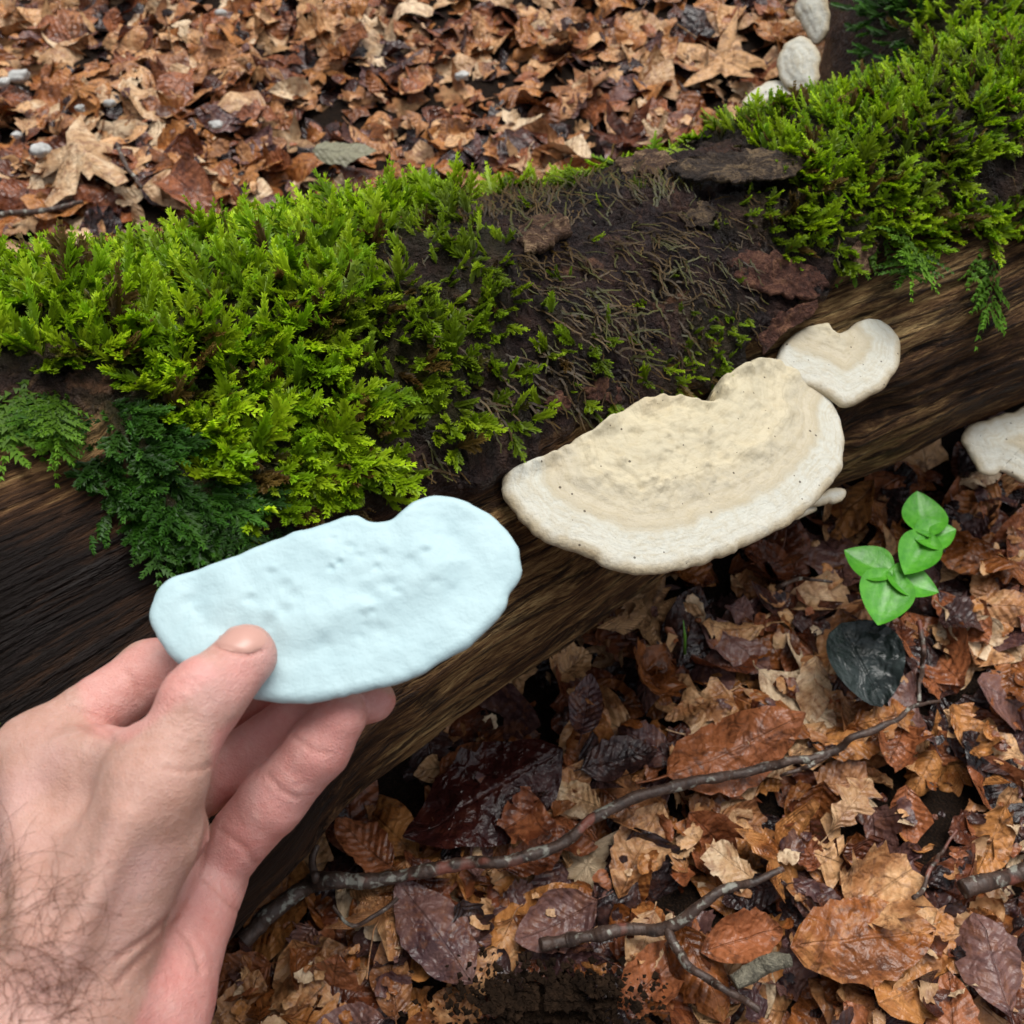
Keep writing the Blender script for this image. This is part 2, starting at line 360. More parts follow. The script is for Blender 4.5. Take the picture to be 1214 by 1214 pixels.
# ------------------------------------------------------------------ log centreline
def fit_station(a, b):
    ra, rb = nrm(ray(*a)), nrm(ray(*b)); h = math.acos(ra @ rb) / 2; m = nrm(ra + rb)
    D = H / (-m[2] + math.sin(h)); return CO + m * D, D * math.sin(h)
ST = [((-150, 400), (185, 1185)), ((100, 352), (362, 990)), ((370, 308), (600, 806)), ((650, 238), (845, 645)), ((880, 172), (1062, 545)), ((1130, 95), (1300, 440))]
cs = [fit_station(*s) for s in ST]
C0 = np.array([c for c, r in cs]); R0 = np.array([r for c, r in cs])
pre = C0[0] + (C0[0] - C0[1]) * np.array([[2.6], [1.2]]); pre[:, 2] = R0[0]
post = C0[-1] + (C0[-1] - C0[-2]) * np.array([[1.2], [3.0]]); post[:, 2] = R0[-1]
CC = np.vstack([pre, C0, post]); RR = np.r_[R0[0], R0[0], R0, R0[-1], R0[-1]]
dense = smooth_closed(np.c_[CC, RR], 400, closed=False)
arc = np.r_[0, np.cumsum(np.linalg.norm(np.diff(dense[:, :3], axis=0), axis=1))]
tanv = nrm(np.gradient(dense[:, :3], axis=0))
def log_frame(l):
    c = np.stack([np.interp(l, arc, dense[:, k]) for k in range(3)], -1); r = np.interp(l, arc, dense[:, 3])
    t = nrm(np.stack([np.interp(l, arc, tanv[:, k]) for k in range(3)], -1))
    n = nrm(np.cross(t, np.array([0, 0, 1.]))); z = np.cross(n, t); return c, r, t, n, z
def log_base(l, ph):
    c, r, t, n, z = log_frame(l)
    d = np.cos(ph)[..., None] * n + np.sin(ph)[..., None] * z
    return c + d * r[..., None], d, t

# picture regions turned into places on the log
BARKLINE = [(-400, 480), (0, 470), (110, 490), (170, 600), (240, 655), (330, 632), (420, 606), (560, 590), (600, 560), (680, 515), (760, 492), (870, 440), (905, 392), (960, 358), (1020, 318), (1045, 268), (1130, 255), (1214, 262), (1500, 200)]
BARK = BARKLINE + [(1500, -900), (-400, -900)]
M_DENSE = [(-400, 250), (0, 290), (430, 205), (700, 150), (735, 175), (690, 208), (610, 222), (560, 262), (470, 300), (430, 350), (435, 440), (430, 540), (440, 590), (380, 606), (310, 605), (255, 560), (200, 520), (140, 470), (60, 455), (-400, 440)]
M_MID = [(430, 330), (540, 280), (600, 300), (560, 380), (545, 470), (590, 485), (640, 480), (610, 505), (555, 535), (515, 560), (440, 585), (425, 540)]
M_SPARSE = [(540, 280), (620, 220), (800, 215), (880, 270), (890, 400), (800, 480), (700, 500), (560, 480)]
M_POCKET = [[(805, 380), (868, 340), (872, 440), (840, 478), (760, 480), (800, 430)], [(570, 515), (620, 488), (640, 490), (575, 535)], [(860, 240), (960, 215), (1000, 300), (940, 315), (880, 290)], [(470, 330), (600, 290), (600, 370), (560, 460), (520, 380)]]
M_RIGHT = [(812, 165), (885, 118), (1000, 70), (1060, -40), (1500, -200), (1500, 230), (1225, 292), (1150, 282), (1080, 292), (1045, 272), (990, 320), (950, 290), (955, 225), (860, 180)]
M_WET = [(100, 490), (165, 480), (230, 560), (275, 610), (262, 655), (230, 660), (190, 675), (150, 630), (110, 575)]
def moss_field(p, nrmv, ph):
    """density 0..1 and kind (0 bright, 1 mid, 2 brown, 3 dark wet)"""
    u, v, d = proj(p); q = CO - p; back = (np.einsum('ij,ij->i', nrmv, q) < 0) | (u < -60) | (u > 1280)
    nz = fbm(p * 45, 3, 3); uu = u + nz * 26; vv = v + fbm(p * 45 + 9, 3, 8) * 26
    den = np.zeros(len(p)); kind = np.zeros(len(p), int)
    m = inpoly(uu, vv, M_SPARSE); den[m] = np.where(nz[m] > -.12, .95, .30); kind[m] = np.where(fbm(p[m] * 70, 2, 6) > .30, 1, 2)
    m = inpoly(uu, vv, M_MID); den[m] = .85; kind[m] = np.where(fbm(p[m] * 60, 2, 5) > -.1, 1, 2)
    for k in M_POCKET:
        m = inpoly(uu, vv, k); den[m] = .6; kind[m] = np.where(fbm(p[m] * 80, 2, 16) > -.25, 1, 2)
    m = inpoly(uu, vv, M_WET); den[m] = 1.; kind[m] = 3
    m = inpoly(uu, vv, M_DENSE); den[m] = 1.; kind[m] = np.where(fbm(p[m] * 50, 2, 5) > .35, 1, 0)
    m = inpoly(uu, vv, M_RIGHT); t = fbm(p[m] * 42, 3, 15); den[m] = np.where(t > -.25, 1., .45); kind[m] = np.where(t > -.08, 0, np.where(t > -.35, 1, 2))
    g = back & (ph > math.radians(40)) & (ph < math.radians(150))
    den[back] = 0; den[g] = np.where((u[g] > 745) & (u[g] < 815), .25, np.where(ph[g] < math.radians(128), 1., .3)); kind[g] = 0
    return den, kind

# log mesh
u0 = np.interp(0, [0], [0])
lA = arc[int(400 * .12)]
ends = proj(dense[:, :3]); vis = np.where((ends[0] > -250) & (ends[0] < 1450) & (ends[2] > 0))[0]
l0, l1 = arc[vis[0]], arc[vis[-1]]
ls = np.r_[np.linspace(0, l0, 40)[:-1], np.linspace(l0, l1, 520), np.linspace(l1, arc[-1], 40)[1:]]
NPH = 380
# finer on the side the path sees
tt = np.linspace(0, 1, NPH, endpoint=False)
phs = -math.pi / 2 + 2 * math.pi * (tt + .10 * np.sin(2 * math.pi * tt) / 1.0 * -1)
Lg, Pg = np.meshgrid(ls, phs, indexing='ij'); sh = Lg.shape
base, dirs, tg = log_base(Lg.ravel(), Pg.ravel()); ph = Pg.ravel(); lf = Lg.ravel()
rad = np.interp(lf, arc, dense[:, 3])
uu, vv, dd = proj(base); facing = np.einsum('ij,ij->i', dirs, CO - base) > -.02
jit = fbm(base * 60, 3, 21)
bark = inpoly(uu + jit * 22, vv + fbm(base * 60 + 4, 3, 22) * 22, BARK).astype(float)
bark[~facing] = np.where(ph[~facing] > math.radians(35), 1., 0.); 
den, kind = moss_field(base, dirs, ph)
barkg = bark.reshape(sh); 
for _ in range(1): barkg = (barkg + np.roll(barkg, 1, 0) + np.roll(barkg, -1, 0) + np.roll(barkg, 1, 1) + np.roll(barkg, -1, 1)) / 5
bsm = barkg.ravel()
mg = (den * (kind != 2)).reshape(sh)
for _ in range(7): mg = (mg + np.roll(mg, 1, 0) + np.roll(mg, -1, 0) + np.roll(mg, 1, 1) + np.roll(mg, -1, 1)) / 5
msm = mg.ravel()
wv = .010*fbm(np.c_[lf*5, ph*.9, 0*lf], 3, 34)+.0035*fbm(np.c_[lf*16, ph*3, 0*lf], 2, 36)
uvl = np.c_[lf, ph * .15 + wv]; phw = ph + wv/.15
gq = np.c_[lf * 8, phw * .15 * 70, 0 * lf]; grain = fbm(gq, 4, 31); gq2 = np.c_[lf * 22, phw * .15 * 190, 0 * lf]; grain2 = fbm(gq2, 3, 33)
disp = .006 * fbm(base * 9, 3, 40) + (1 - bsm) * (.0052 * grain + .0022 * grain2 - .0075 * sstep(.07, .0, np.abs(fbm(np.c_[lf * 3.2, phw * .15 * 30, 0 * lf], 2, 37))) * sstep(-.1, .25, fbm(np.c_[lf * 6, phw * 2, 0 * lf], 2, 38))) + bsm * (.0085 + .0065 * fbm(base * 38, 4, 41) + .0045 * (.35 - np.abs(fbm(base * 95, 3, 42))) + .0026 * fbm(base * 230, 2, 45)) + msm * (.004 + .007 * np.clip(fbm(base * 30, 3, 43) + .3, 0, 1))
crack = np.abs(fbm(base * 22, 3, 44)); disp -= bsm * .006 * sstep(.06, .0, crack)
logv = base + dirs * disp[:, None]
wetv = sstep(520, 150, uu) * sstep(500, 700, vv)
faces = grid_faces(*sh, True)
nv = len(logv)
caps = [list(range(NPH))[::-1], [(sh[0]-1)*NPH + k for k in range(NPH)]]
log = mesh_obj('fallen_log', logv, faces, M_log, uv=uvl, attrs={'bark': bsm, 'mossy': msm, 'wet': wetv})
tag(log, 'thick rotting fallen log, mossy on top with bare brown wood below', 'log')
capv = np.vstack([log_frame(np.array([ls[0]]))[0], log_frame(np.array([ls[-1]]))[0]])
for s_, i0 in ((0, 0), (1, (sh[0]-1)*NPH)):
    ringv = logv[i0:i0+NPH]; cv = np.vstack([ringv, ringv.mean(0)[None]])
    mesh_obj('cut_end', cv, np.array([[k, (k+1) % NPH, NPH] for k in range(NPH)]), plain('cut_wood%d' % s_, (.16, .10, .06), .7), log, smooth=False)
def bvh_of(o):
    me = o.data; v = np.zeros(len(me.vertices)*3, np.float32); me.vertices.foreach_get('co', v)
    return BVHTree.FromPolygons([tuple(x) for x in v.reshape(-1, 3).tolist()], [tuple(p.vertices) for p in me.polygons])
LB = bvh_of(log)
def hit(u, v, tree=None):
    h = (tree or LB).ray_cast(Vector(CO), Vector(nrm(ray(u, v))))
    return (None, None) if h[0] is None else (np.array(h[0]), np.array(h[1]))

# side limb that rises behind the right end
fc = cs[5][0]
limb_pts = smooth_closed([fc + np.array([-.01, -.02, -.06]), P(1132, 118, .87) + np.array([0, 0, -.045]), P(1116, 20, .96) + np.array([0, 0, -.01]), P(1110, -110, 1.08), P(1112, -220, 1.25)], 90, closed=False)
lrad = np.interp(np.linspace(0, 1, 90), [0, .15, .4, 1], [.05, .095, .098, .08])
T = nrm(np.gradient(limb_pts, axis=0)); A = nrm(np.cross(T, [0, 0, 1.])); B = np.cross(A, T)
thl = np.linspace(-math.pi/2, 1.5*math.pi, 140, endpoint=False)
dl = np.cos(thl)[None, :, None]*A[:, None] + np.sin(thl)[None, :, None]*B[:, None]
lbase = limb_pts[:, None] + dl*lrad[:, None, None]; lbf = lbase.reshape(-1, 3); ldf = dl.reshape(-1, 3)
ldisp = .008*fbm(lbf*11, 3, 51) + .004*fbm(lbf*45, 3, 52)
phl = np.tile(thl, 90); lm_ = sstep(math.radians(-30), math.radians(0), phl)*sstep(math.radians(150), math.radians(112), phl + .35*fbm(lbf*25, 3, 53))
limb = mesh_obj('limb', lbf + ldf*ldisp[:, None], grid_faces(90, 140, True), M_log, log, uv=np.c_[np.repeat(np.linspace(0, .9, 90), 140), phl*.1],
                attrs={'bark': np.ones(len(lbf)), 'mossy': lm_, 'wet': np.ones(len(lbf))})
log_limb_b = bvh_of(limb)

# ------------------------------------------------------------------ moss
def shoot(L, W, nn, bend, seed, dome=.35):
    """one leafy shoot along +x, +z away from the bark; returns verts, quads, t (0 base..1 tip)"""
    r = np.random.default_rng(seed); V = []; F = []; Tt = []
    ts = np.linspace(.02, 1, nn)
    ax = lambda t: np.array([L*t, 0, bend*L*(t**2) - .0*t])
    for i, t in enumerate(ts):
        p = ax(t); wl = W*(1-.55*t**2)*(.55+.45*min(1, t*4)); ln = wl*1.15
        for s, up in ((-1, .15), (1, .15), (-.35, .9), (.4, .85)):
            d = nrm(np.array([1.15+r.uniform(-.45, .5), s*(.9+r.uniform(-.35, .35)), up*dome*2+r.uniform(-.25, .4)])); ln = wl*r.uniform(.8, 1.35)
            sd = nrm(np.cross(d, [0, -s*.4, 1.])); tip = p + d*ln
            i0 = len(V); V += [p+d*ln*.1+sd*wl*.34, tip, p+d*ln*.1-sd*wl*.34]; Tt += [t*.8+.02, t*.8+.2, t*.8+.02]
            F.append([i0, i0+1, i0+2])
    return np.array(V), np.array(F), np.array(Tt)
def branched(L, W, seed, nb=5):
    r = np.random.default_rng(seed); v, f, t = shoot(L, W, 12, r.uniform(-.1, .25), seed); VV = [v]; FF = [f]; TT = [t]; n = len(v)
    for k in range(nb):
        b0 = .15+.65*k/nb; s = -1 if k % 2 else 1; bl = L*(.42-.25*b0)
        v2, f2, t2 = shoot(bl, W*.8, 7, r.uniform(-.1, .2), seed*31+k); a = s*r.uniform(.6, 1.0); c_, s_ = math.cos(a), math.sin(a)
        R = np.array([[c_, -s_, 0], [s_, c_, 0], [0, 0, 1]]); v2 = v2 @ R.T + np.array([L*b0, 0, 0])
        VV.append(v2); FF.append(f2+n); TT.append(b0*.5+t2*.5); n += len(v2)
    return np.vstack(VV), np.vstack(FF), np.concatenate(TT)
SH_S = [shoot(1, w_, 11, b, 100+i) for i, (b, w_) in enumerate(((.25, .30), (.1, .36), (.4, .27), (-.05, .34), (.5, .38), (.2, .26)))]
SH_B = [branched(1, .19, 200+i, 5) for i in range(4)]
SH_F = [branched(1, .10, 300+i, 10) for i in range(3)]
def strand(seed):
    r = np.random.default_rng(seed); t = np.linspace(0, 1, 7); y = .10*np.cumsum(r.normal(0, .5, 7)); z = .25*t*(1-t)+r.normal(0, .015, 7); w_ = .040*(1-.6*t)
    c = np.c_[t, y, z]; V = np.vstack([c+np.c_[0*t, w_, .3*w_], c-np.c_[0*t, w_, -.3*w_]]); F = []
    for i in range(6): F += [[i, i+1, 7+i], [i+1, 8+i, 7+i]]
    Tt = np.r_[t, t]*.7+.25; v2, f2, t2 = shoot(1, .10, 5, 0., seed, .1); v2 = v2+np.c_[0*t2, np.interp(v2[:, 0], t, y), np.interp(v2[:, 0], t, z)]
    return np.vstack([V, v2]), np.vstack([np.array(F), f2+14]), np.r_[Tt, t2*.7+.3]
SH_T = [strand(400+i) for i in range(6)]
PAL = {0: [(.35, .56, .008), (.48, .69, .014), (.25, .46, .007)], 1: [(.25, .40, .008), (.34, .49, .012), (.17, .26, .008)],
       2: [(.075, .042, .008), (.10, .056, .010), (.085, .082, .010)], 3: [(.045, .15, .012), (.07, .20, .018), (.03, .10, .009)], 4: [(.13, .31, .016), (.18, .38, .022), (.09, .23, .014)]}
def moss_build(name, items, label, parent=None):
    """items: (pos, dir, normal, length, kind, protos)"""
    VV = []; FF = []; CCo = []; n = 0; r = np.random.default_rng(len(items))
    for pos, d, nn_, L, k, protos in items:
        v, f, t = protos[r.integers(len(protos))]
        d = nrm(d); y = nrm(np.cross(nn_, d)); z = np.cross(d, y)
        VV.append(pos + L*(v[:, :1]*d + v[:, 1:2]*y*r.uniform(.85, 1.2) + v[:, 2:]*z)); FF.append(f+n); n += len(v)
        c = np.array(PAL[k][r.integers(3)])*r.uniform(.75, 1.25)
        if r.random() < (.07 if k < 2 else .02): c = np.array((.16, .10, .022))*r.uniform(.7, 1.3)
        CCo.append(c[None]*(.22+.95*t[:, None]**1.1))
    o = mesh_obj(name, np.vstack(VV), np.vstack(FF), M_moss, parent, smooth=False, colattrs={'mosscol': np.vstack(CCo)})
    tag(o, label, 'moss', kind='stuff'); return o

def scatter_moss():
    items = {'L': [], 'C': [], 'R': []}
    N = 62000; l = rng.uniform(l0-.1, l1-.02, N); p = rng.uniform(math.radians(-10), math.radians(150), N)
    b, dr, tg_ = log_base(l, p); dn, kd = moss_field(b, dr, p); u, v, dpt = proj(b)
    keep = rng.random(N) < dn*np.where(kd == 2, .40, np.where(u > 800, .46, .44))*np.where((u < -90) | (u > 1310), .35, 1.); idx = np.where(keep)[0]
    for i in idx:
        if inpoly(np.array([u[i]]), np.array([v[i]]), [(575, 600), (585, 545), (670, 512), (735, 478), (820, 470), (850, 440), (910, 420), (1010, 480), (1000, 600)])[0]: continue
        if math.hypot(u[i]-1153, v[i]-228) < 22: continue
        n_ = dr[i]; h = LB.ray_cast(Vector(b[i]+n_*.06), Vector(-n_))
        if h[0] is None: continue
        pos = np.array(h[0]); tz = tg_[i]; down = np.cross(tz, n_); down = -down if down[2] > 0 else down
        k = int(kd[i]); a = rng.normal(0, 1.1) if rng.random() < .75 else rng.uniform(0, 6.28); tang = math.cos(a)*down+math.sin(a)*tz
        if k == 2: a = rng.normal(.25, .5); d = math.cos(a)*down+math.sin(a)*tz+n_*rng.uniform(.03, .35); L = rng.uniform(.011, .022); pr = SH_T
        elif k == 3: d = down*1+tz*rng.normal(0, .7)+n_*rng.uniform(.1, .5); L = rng.uniform(.012, .024); pr = SH_B
        else:
            d = tang+n_*rng.uniform(.15, 1.1)*(1.2 if n_[2] > .75 else .7); L = rng.uniform(.007, .015) if rng.random() < .5 else rng.uniform(.012, .022)
            pr = SH_B if rng.random() < .35 else SH_S
            if pr is SH_B: L *= 1.5
        if k == 1 and 430 < u[i] < 900 and v[i] > 215: L *= .62 if u[i] > 560 else .75
        L *= .72 if u[i] > 800 else 1.
        if k < 2 and rng.random() < .10: k = 2; L *= .8; d = d-n_*.25
        key = 'R' if u[i] > 780 else ('C' if k == 2 or (u[i] > 450 and v[i] > 300) else 'L')
        items[key].append((pos - n_*.001, d, n_, L, k, pr))
    # the limb
    for _ in range(6500):
        i = rng.integers(4, 46); j = rng.integers(0, 140)
        if rng.random() > lm_[i*140+j]: continue
        n_ = dl[i, j]; pos = lbase[i, j]+n_*.004; tz = T[i]; down = np.cross(tz, n_); down = -down if down[2] > 0 else down
        a = rng.normal(0, 1.2); d = math.cos(a)*down+math.sin(a)*tz+n_*rng.uniform(.2, .9)
        dark = j*360/140-90 > 118
        items['R'].append((pos, d, n_, rng.uniform(.012, .020), 3 if dark else (0 if rng.random() < .7 else 1), SH_S))
    return items
mi = scatter_moss()
# long feathery fronds hanging over bare wood: (u, v, du, dv, length mm, kind)
hang = []
for (u_, v_, a_, L_, k_) in [(5, 430, 95, 46, 4), (22, 436, 84, 52, 4), (48, 440, 70, 48, 4), (70, 446, 105, 44, 4), (85, 440, 120, 50, 4), (40, 430, 100, 50, 4), (15, 440, 100, 38, 4), (35, 455, 80, 40, 4), (60, 450, 62, 30, 4), (75, 450, 118, 34, 4), (90, 462, 95, 26, 4), (0, 450, 85, 30, 4), (110, 470, 125, 30, 4),
                             (130, 490, 115, 34, 3), (120, 530, 150, 26, 3), (150, 560, 110, 34, 3), (175, 590, 100, 38, 3), (200, 610, 85, 36, 3), (215, 560, 95, 40, 3), (140, 600, 120, 26, 3), (185, 540, 100, 40, 3), (235, 600, 75, 36, 3), (250, 570, 80, 34, 3),
                             (300, 600, 100, 18, 1), (425, 585, 95, 14, 1), (540, 570, 95, 12, 1), (350, 605, 60, 24, 3), (330, 600, 100, 28, 3), (320, 615, 150, 24, 3),
                             (1058, 262, 160, 40, 4), (1080, 266, 140, 46, 4), (1100, 272, 108, 50, 4), (1122, 266, 92, 52, 4), (1186, 262, 95, 62, 4), (1203, 258, 88, 52, 4), (1142, 258, 80, 36, 4), (1070, 258, 125, 50, 4), (1112, 275, 75, 40, 4), (1040, 252, 170, 34, 4), (1160, 260, 100, 34, 4),
                             (815, 160, 175, 26, 0), (840, 170, 160, 24, 0), (700, 172, 10, 22, 0), (690, 180, -8, 24, 0), (760, 235, 200, 16, 1), (900, 190, 185, 26, 0)]:
    for rep in range(3 if k_ in (3, 4) else 1):
        h, n_ = hit(u_+rng.normal(0, 5), v_+rng.normal(0, 5))
        if h is None: continue
        a = math.radians(a_+rng.normal(0, 9)); q = proj(h); tgt = P(q[0]+60*math.cos(a), q[1]+60*math.sin(a), q[2]); d = tgt-h; d = d-n_*(d@n_)
        hang.append((h+n_*.004, nrm(d)+n_*.10, n_, L_*.001*rng.uniform(.8, 1.15)*1.25, k_, SH_F))
# ------------------------------------------------------------------ ground and leaf litter
gx = np.r_[-20, -8, -4, -2, -1.4, np.linspace(-1, 1.2, 150), 1.6, 2.4, 4, 8, 20]; gy = np.r_[-20, -8, -4, -2, -1, np.linspace(-.5, 1.9, 160), 2.3, 3, 5, 9, 22]
def gheight(x, y):
    p = np.c_[np.ravel(x), np.ravel(y), np.zeros(np.size(x))]
    z = -.034 + .018*fbm(p*4, 3, 61) + .006*fbm(p*25, 3, 62)
    pit = lambda u, v, r, dz: -dz*np.exp(-((p[:, 0]-G(u, v)[0])**2+(p[:, 1]-G(u, v)[1])**2)/r**2)
    z = z + pit(690, 730, .05, .03) + pit(1140, 880, .03, .02) + pit(1100, 560, .06, .02) + pit(1020, 730, .03, .015)
    far = sstep(1.2, 3., np.hypot(p[:, 0], p[:, 1]-.5)); return z*(1-far)-.02*far
XX, YY = np.meshgrid(gx, gy, indexing='ij'); zz = gheight(XX, YY)
ground = mesh_obj('forest_floor', np.c_[XX.ravel(), YY.ravel(), zz], grid_faces(len(gx), len(gy)), M_soil); tag(ground, kind='structure')

def leaf_grid(kind, seed, coarse=False):
    r = np.random.default_rng(seed); V = []; UV = []
    if kind == 'maple':
        nr_, na = (4, 30) if coarse else (5, 36); th = np.linspace(0, 2*np.pi, na, endpoint=False); ph0 = r.uniform(0, 6)
        R = .5*(.66+.25*np.cos(5*th)+.10*np.cos(15*th+1)+.05*np.cos(10*th))*(1-.35*np.exp(-((th-np.pi)/.35)**2))*(1+r.normal(0, .06, na))
        rr = np.linspace(0, 1, nr_+1)[1:]
        x = np.r_[0, (rr[:, None]*(R*np.cos(th))[None]).ravel()]; y = np.r_[0, (rr[:, None]*(R*np.sin(th))[None]).ravel()]
        F = [[0, 1+2*k, 2+2*k, 1+(2*k+2) % na] for k in range(na//2)]
        F += [[1+i*na+k, 1+(i+1)*na+k, 1+(i+1)*na+(k+1) % na, 1+i*na+(k+1) % na] for i in range(nr_-1) for k in range(na)]
        u = np.r_[.5, .5+.5*np.tile(np.abs(((th*5/(2*np.pi)) % 1)-.5)*2, nr_)]; v = np.r_[0, np.repeat(rr, na)]
        t = x+.5; wv = y*2
    else:
        n1, n2 = (9, 6) if coarse else (15, 8)
        if kind == 'beech':
            t1 = np.linspace(0, 1, n1+1); hw = r.uniform(.25, .32)*np.sin(np.pi*t1**.88)**.72; hw[0] = hw[-1] = .004
        elif kind == 'oak':
            t1 = np.linspace(0, 1, n1+1); hw = .30*np.sin(np.pi*t1**1.25)**.7*(.72+.30*np.cos(t1*2*np.pi*3.75+r.uniform(0, 1))); hw[0] = hw[-1] = .01
        else:  # torn piece
            t1 = np.linspace(r.uniform(.0, .3), r.uniform(.65, 1), n1+1); hw = .32*np.sin(np.pi*np.clip(t1, .02, .98)**.88)**.7*(1+r.normal(0, .10, n1+1)); t1 = t1
        wl = np.linspace(-1, 1, n2+1); TT, WW = np.meshgrid(t1, wl, indexing='ij')
        hl = hw*(1+r.normal(0, .05 if kind != 'torn' else .14, n1+1)+.03*np.cos(t1*9*2*np.pi)); hr = hw*(1+r.normal(0, .05 if kind != 'torn' else .14, n1+1)+.03*np.cos(t1*9*2*np.pi))
        if kind == 'torn' and r.random() < .6: hl *= r.uniform(.1, .6)
        x = TT-.5; y = np.where(WW < 0, WW*hl[:, None], WW*hr[:, None])
        x = x + .10*np.abs(WW)*hw[:, None]
        if kind == 'torn': x = x + r.normal(0, .02, x.shape)*(np.abs(WW) > .8)
        F = grid_faces(n1+1, n2+1).tolist(); t = TT.ravel(); wv = WW.ravel(); x = x.ravel(); y = y.ravel(); u = wv*.5+.5; v = t
    k1 = r.normal(0, .6); k2 = r.normal(0, 1.1); k3 = r.normal(0, .8); fold = abs(r.normal(0, .22))
    q = np.c_[x, y, 0*x]
    z = k1*x*x + k2*y*y + k3*x*y + fold*np.abs(y)*r.choice([-1, 1]) + .11*fbm(q*3.2+seed, 3, seed) + .02*fbm(q*9+seed, 2, seed+3)
    if kind != 'maple': z = z + .006*np.cos((t*9-np.abs(wv)*1.5)*2*np.pi)*(np.abs(wv) > .05)
    else: z = z + .05*np.cos(np.arctan2(y, x)*5)*np.hypot(x, y)
    # roll up an edge
    if r.random() < .6 and kind != 'maple':
        s = r.choice([-1, 1]); e = np.clip(y*s-.12, 0, 1); z = z + 4*np.minimum(e, .2)**2*r.uniform(.5, 1.3)
    V = np.c_[x, y, z]
    if not coarse and kind in ('beech', 'maple', 'oak') and r.random() < .7:
        i0 = int(np.argmin(x if kind != 'maple' else np.abs(x)+np.abs(y))); p0 = V[i0]; pl = r.uniform(.10, .22) if kind != 'maple' else .62
        pp = np.array([p0+np.array([-pl*s_, r.uniform(-.3, .3)*pl*s_*s_, -.02*s_+.06*s_*s_]) for s_ in np.linspace(0, 1, 4)])
        tv, tf = tube(pp, [.012, .010, .009, .011], 3)
        n0 = len(V); V = np.vstack([V, tv]); F += [[a+n0 for a in f] for f in tf]; u = np.r_[u, np.full(len(tv), .5)]; v = np.r_[v, np.full(len(tv), .03)]
    return V, F, np.c_[u, v]
VAR = {k: [leaf_grid(k, 1000*(a+1)+i) for i in range(n)] for a, (k, n) in enumerate((('beech', 14), ('oak', 6), ('maple', 6), ('torn', 10)))}
for k_ in VAR: VAR[k_].sort(key=lambda e: np.ptp(e[0][:, 2]))
VARC = {k: [leaf_grid(k, 5000*(a+1)+i, True) for i in range(14)] for a, k in enumerate(('beech', 'oak', 'maple', 'torn'))}
VARC = {k: [(V, np.array(F), U) for V, F, U in v] for k, v in VARC.items()}
leafmesh = {}
def get_leaf_mesh(kind, i, mk):
    key = (kind, i, mk)
    if key not in leafmesh:
        V, F, UVs = VAR[kind][i]; me = bpy.data.meshes.new(kind+'_leaf'); make_mesh(me, V, F, True, UVs, {'tint': np.zeros(len(V))}); me.materials.append(LM[mk]); leafmesh[key] = me
    return leafmesh[key]
# height field of the pile
CELL = .005; hx0, hy0, hnx, hny = -1.1, -.6, 460, 500
HX, HY = np.meshgrid(hx0+CELL*np.arange(hnx), hy0+CELL*np.arange(hny), indexing='ij'); HF = gheight(HX, HY).reshape(hnx, hny)
def hf(x, y):
    i = np.clip(((x-hx0)/CELL).astype(int), 0, hnx-1); j = np.clip(((y-hy0)/CELL).astype(int), 0, hny-1); return i, j
def rotm(rz, tx, ty):
    cz, sz = math.cos(rz), math.sin(rz); Rz = np.array([[cz, -sz, 0], [sz, cz, 0], [0, 0, 1]])
    Rx = np.array([[1, 0, 0], [0, math.cos(tx), -math.sin(tx)], [0, math.sin(tx), math.cos(tx)]]); Ry = np.array([[math.cos(ty), 0, math.sin(ty)], [0, 1, 0], [-math.sin(ty), 0, math.cos(ty)]])
    return Rz @ Rx @ Ry
def drop(V, x, y, R, sc, perc=72, lift=.0006):
    W = (V*sc) @ R.T; i, j = hf(W[:, 0]+x, W[:, 1]+y); h = HF[i, j]
    z = np.percentile(h - W[:, 2], perc) + lift
    W = W + np.array([x, y, z]); np.maximum.at(HF, (i, j), W[:, 2]); HF[i, j] = np.maximum(HF[i, j], W[:, 2]-.0005)
    return z
axis_d = dense
def under_log(x, y):
    d = np.hypot(dense[:, 0]-x, dense[:, 1]-y); k = d.argmin(); return d[k] < dense[k, 3]*.48
def behind_log(x, y):
    d = np.hypot(dense[:, 0]-x, dense[:, 1]-y); k = d.argmin(); t = tanv[k]; return (t[0]*(y-dense[k, 1])-t[1]*(x-dense[k, 0])) > 0
def pick_leaf(back):
    kind = rng.choice(['beech', 'oak', 'maple', 'torn'], p=[.44, .14, .12, .30] if back else [.55, .10, .04, .31])
    mk = rng.choice(['red', 'tan', 'orange', 'dark', 'purple', 'pale'], p=[.20, .30, .27, .04, .07, .12] if back else [.25, .21, .25, .08, .13, .08])
    return str(kind), str(mk)
stuffV, stuffF, stuffUV, stuffM, stuffT = [], [], [], [], []; sn = 0
MK = list(LM)
def bare_patch(x, y):
    u, v, d = proj(np.array([x, y, -.01])); return inpoly(np.array([u]), np.array([v]), [(540, 1150), (640, 1130), (720, 1150), (760, 1240), (540, 1240)])[0]
N1 = 10500; nin = 0
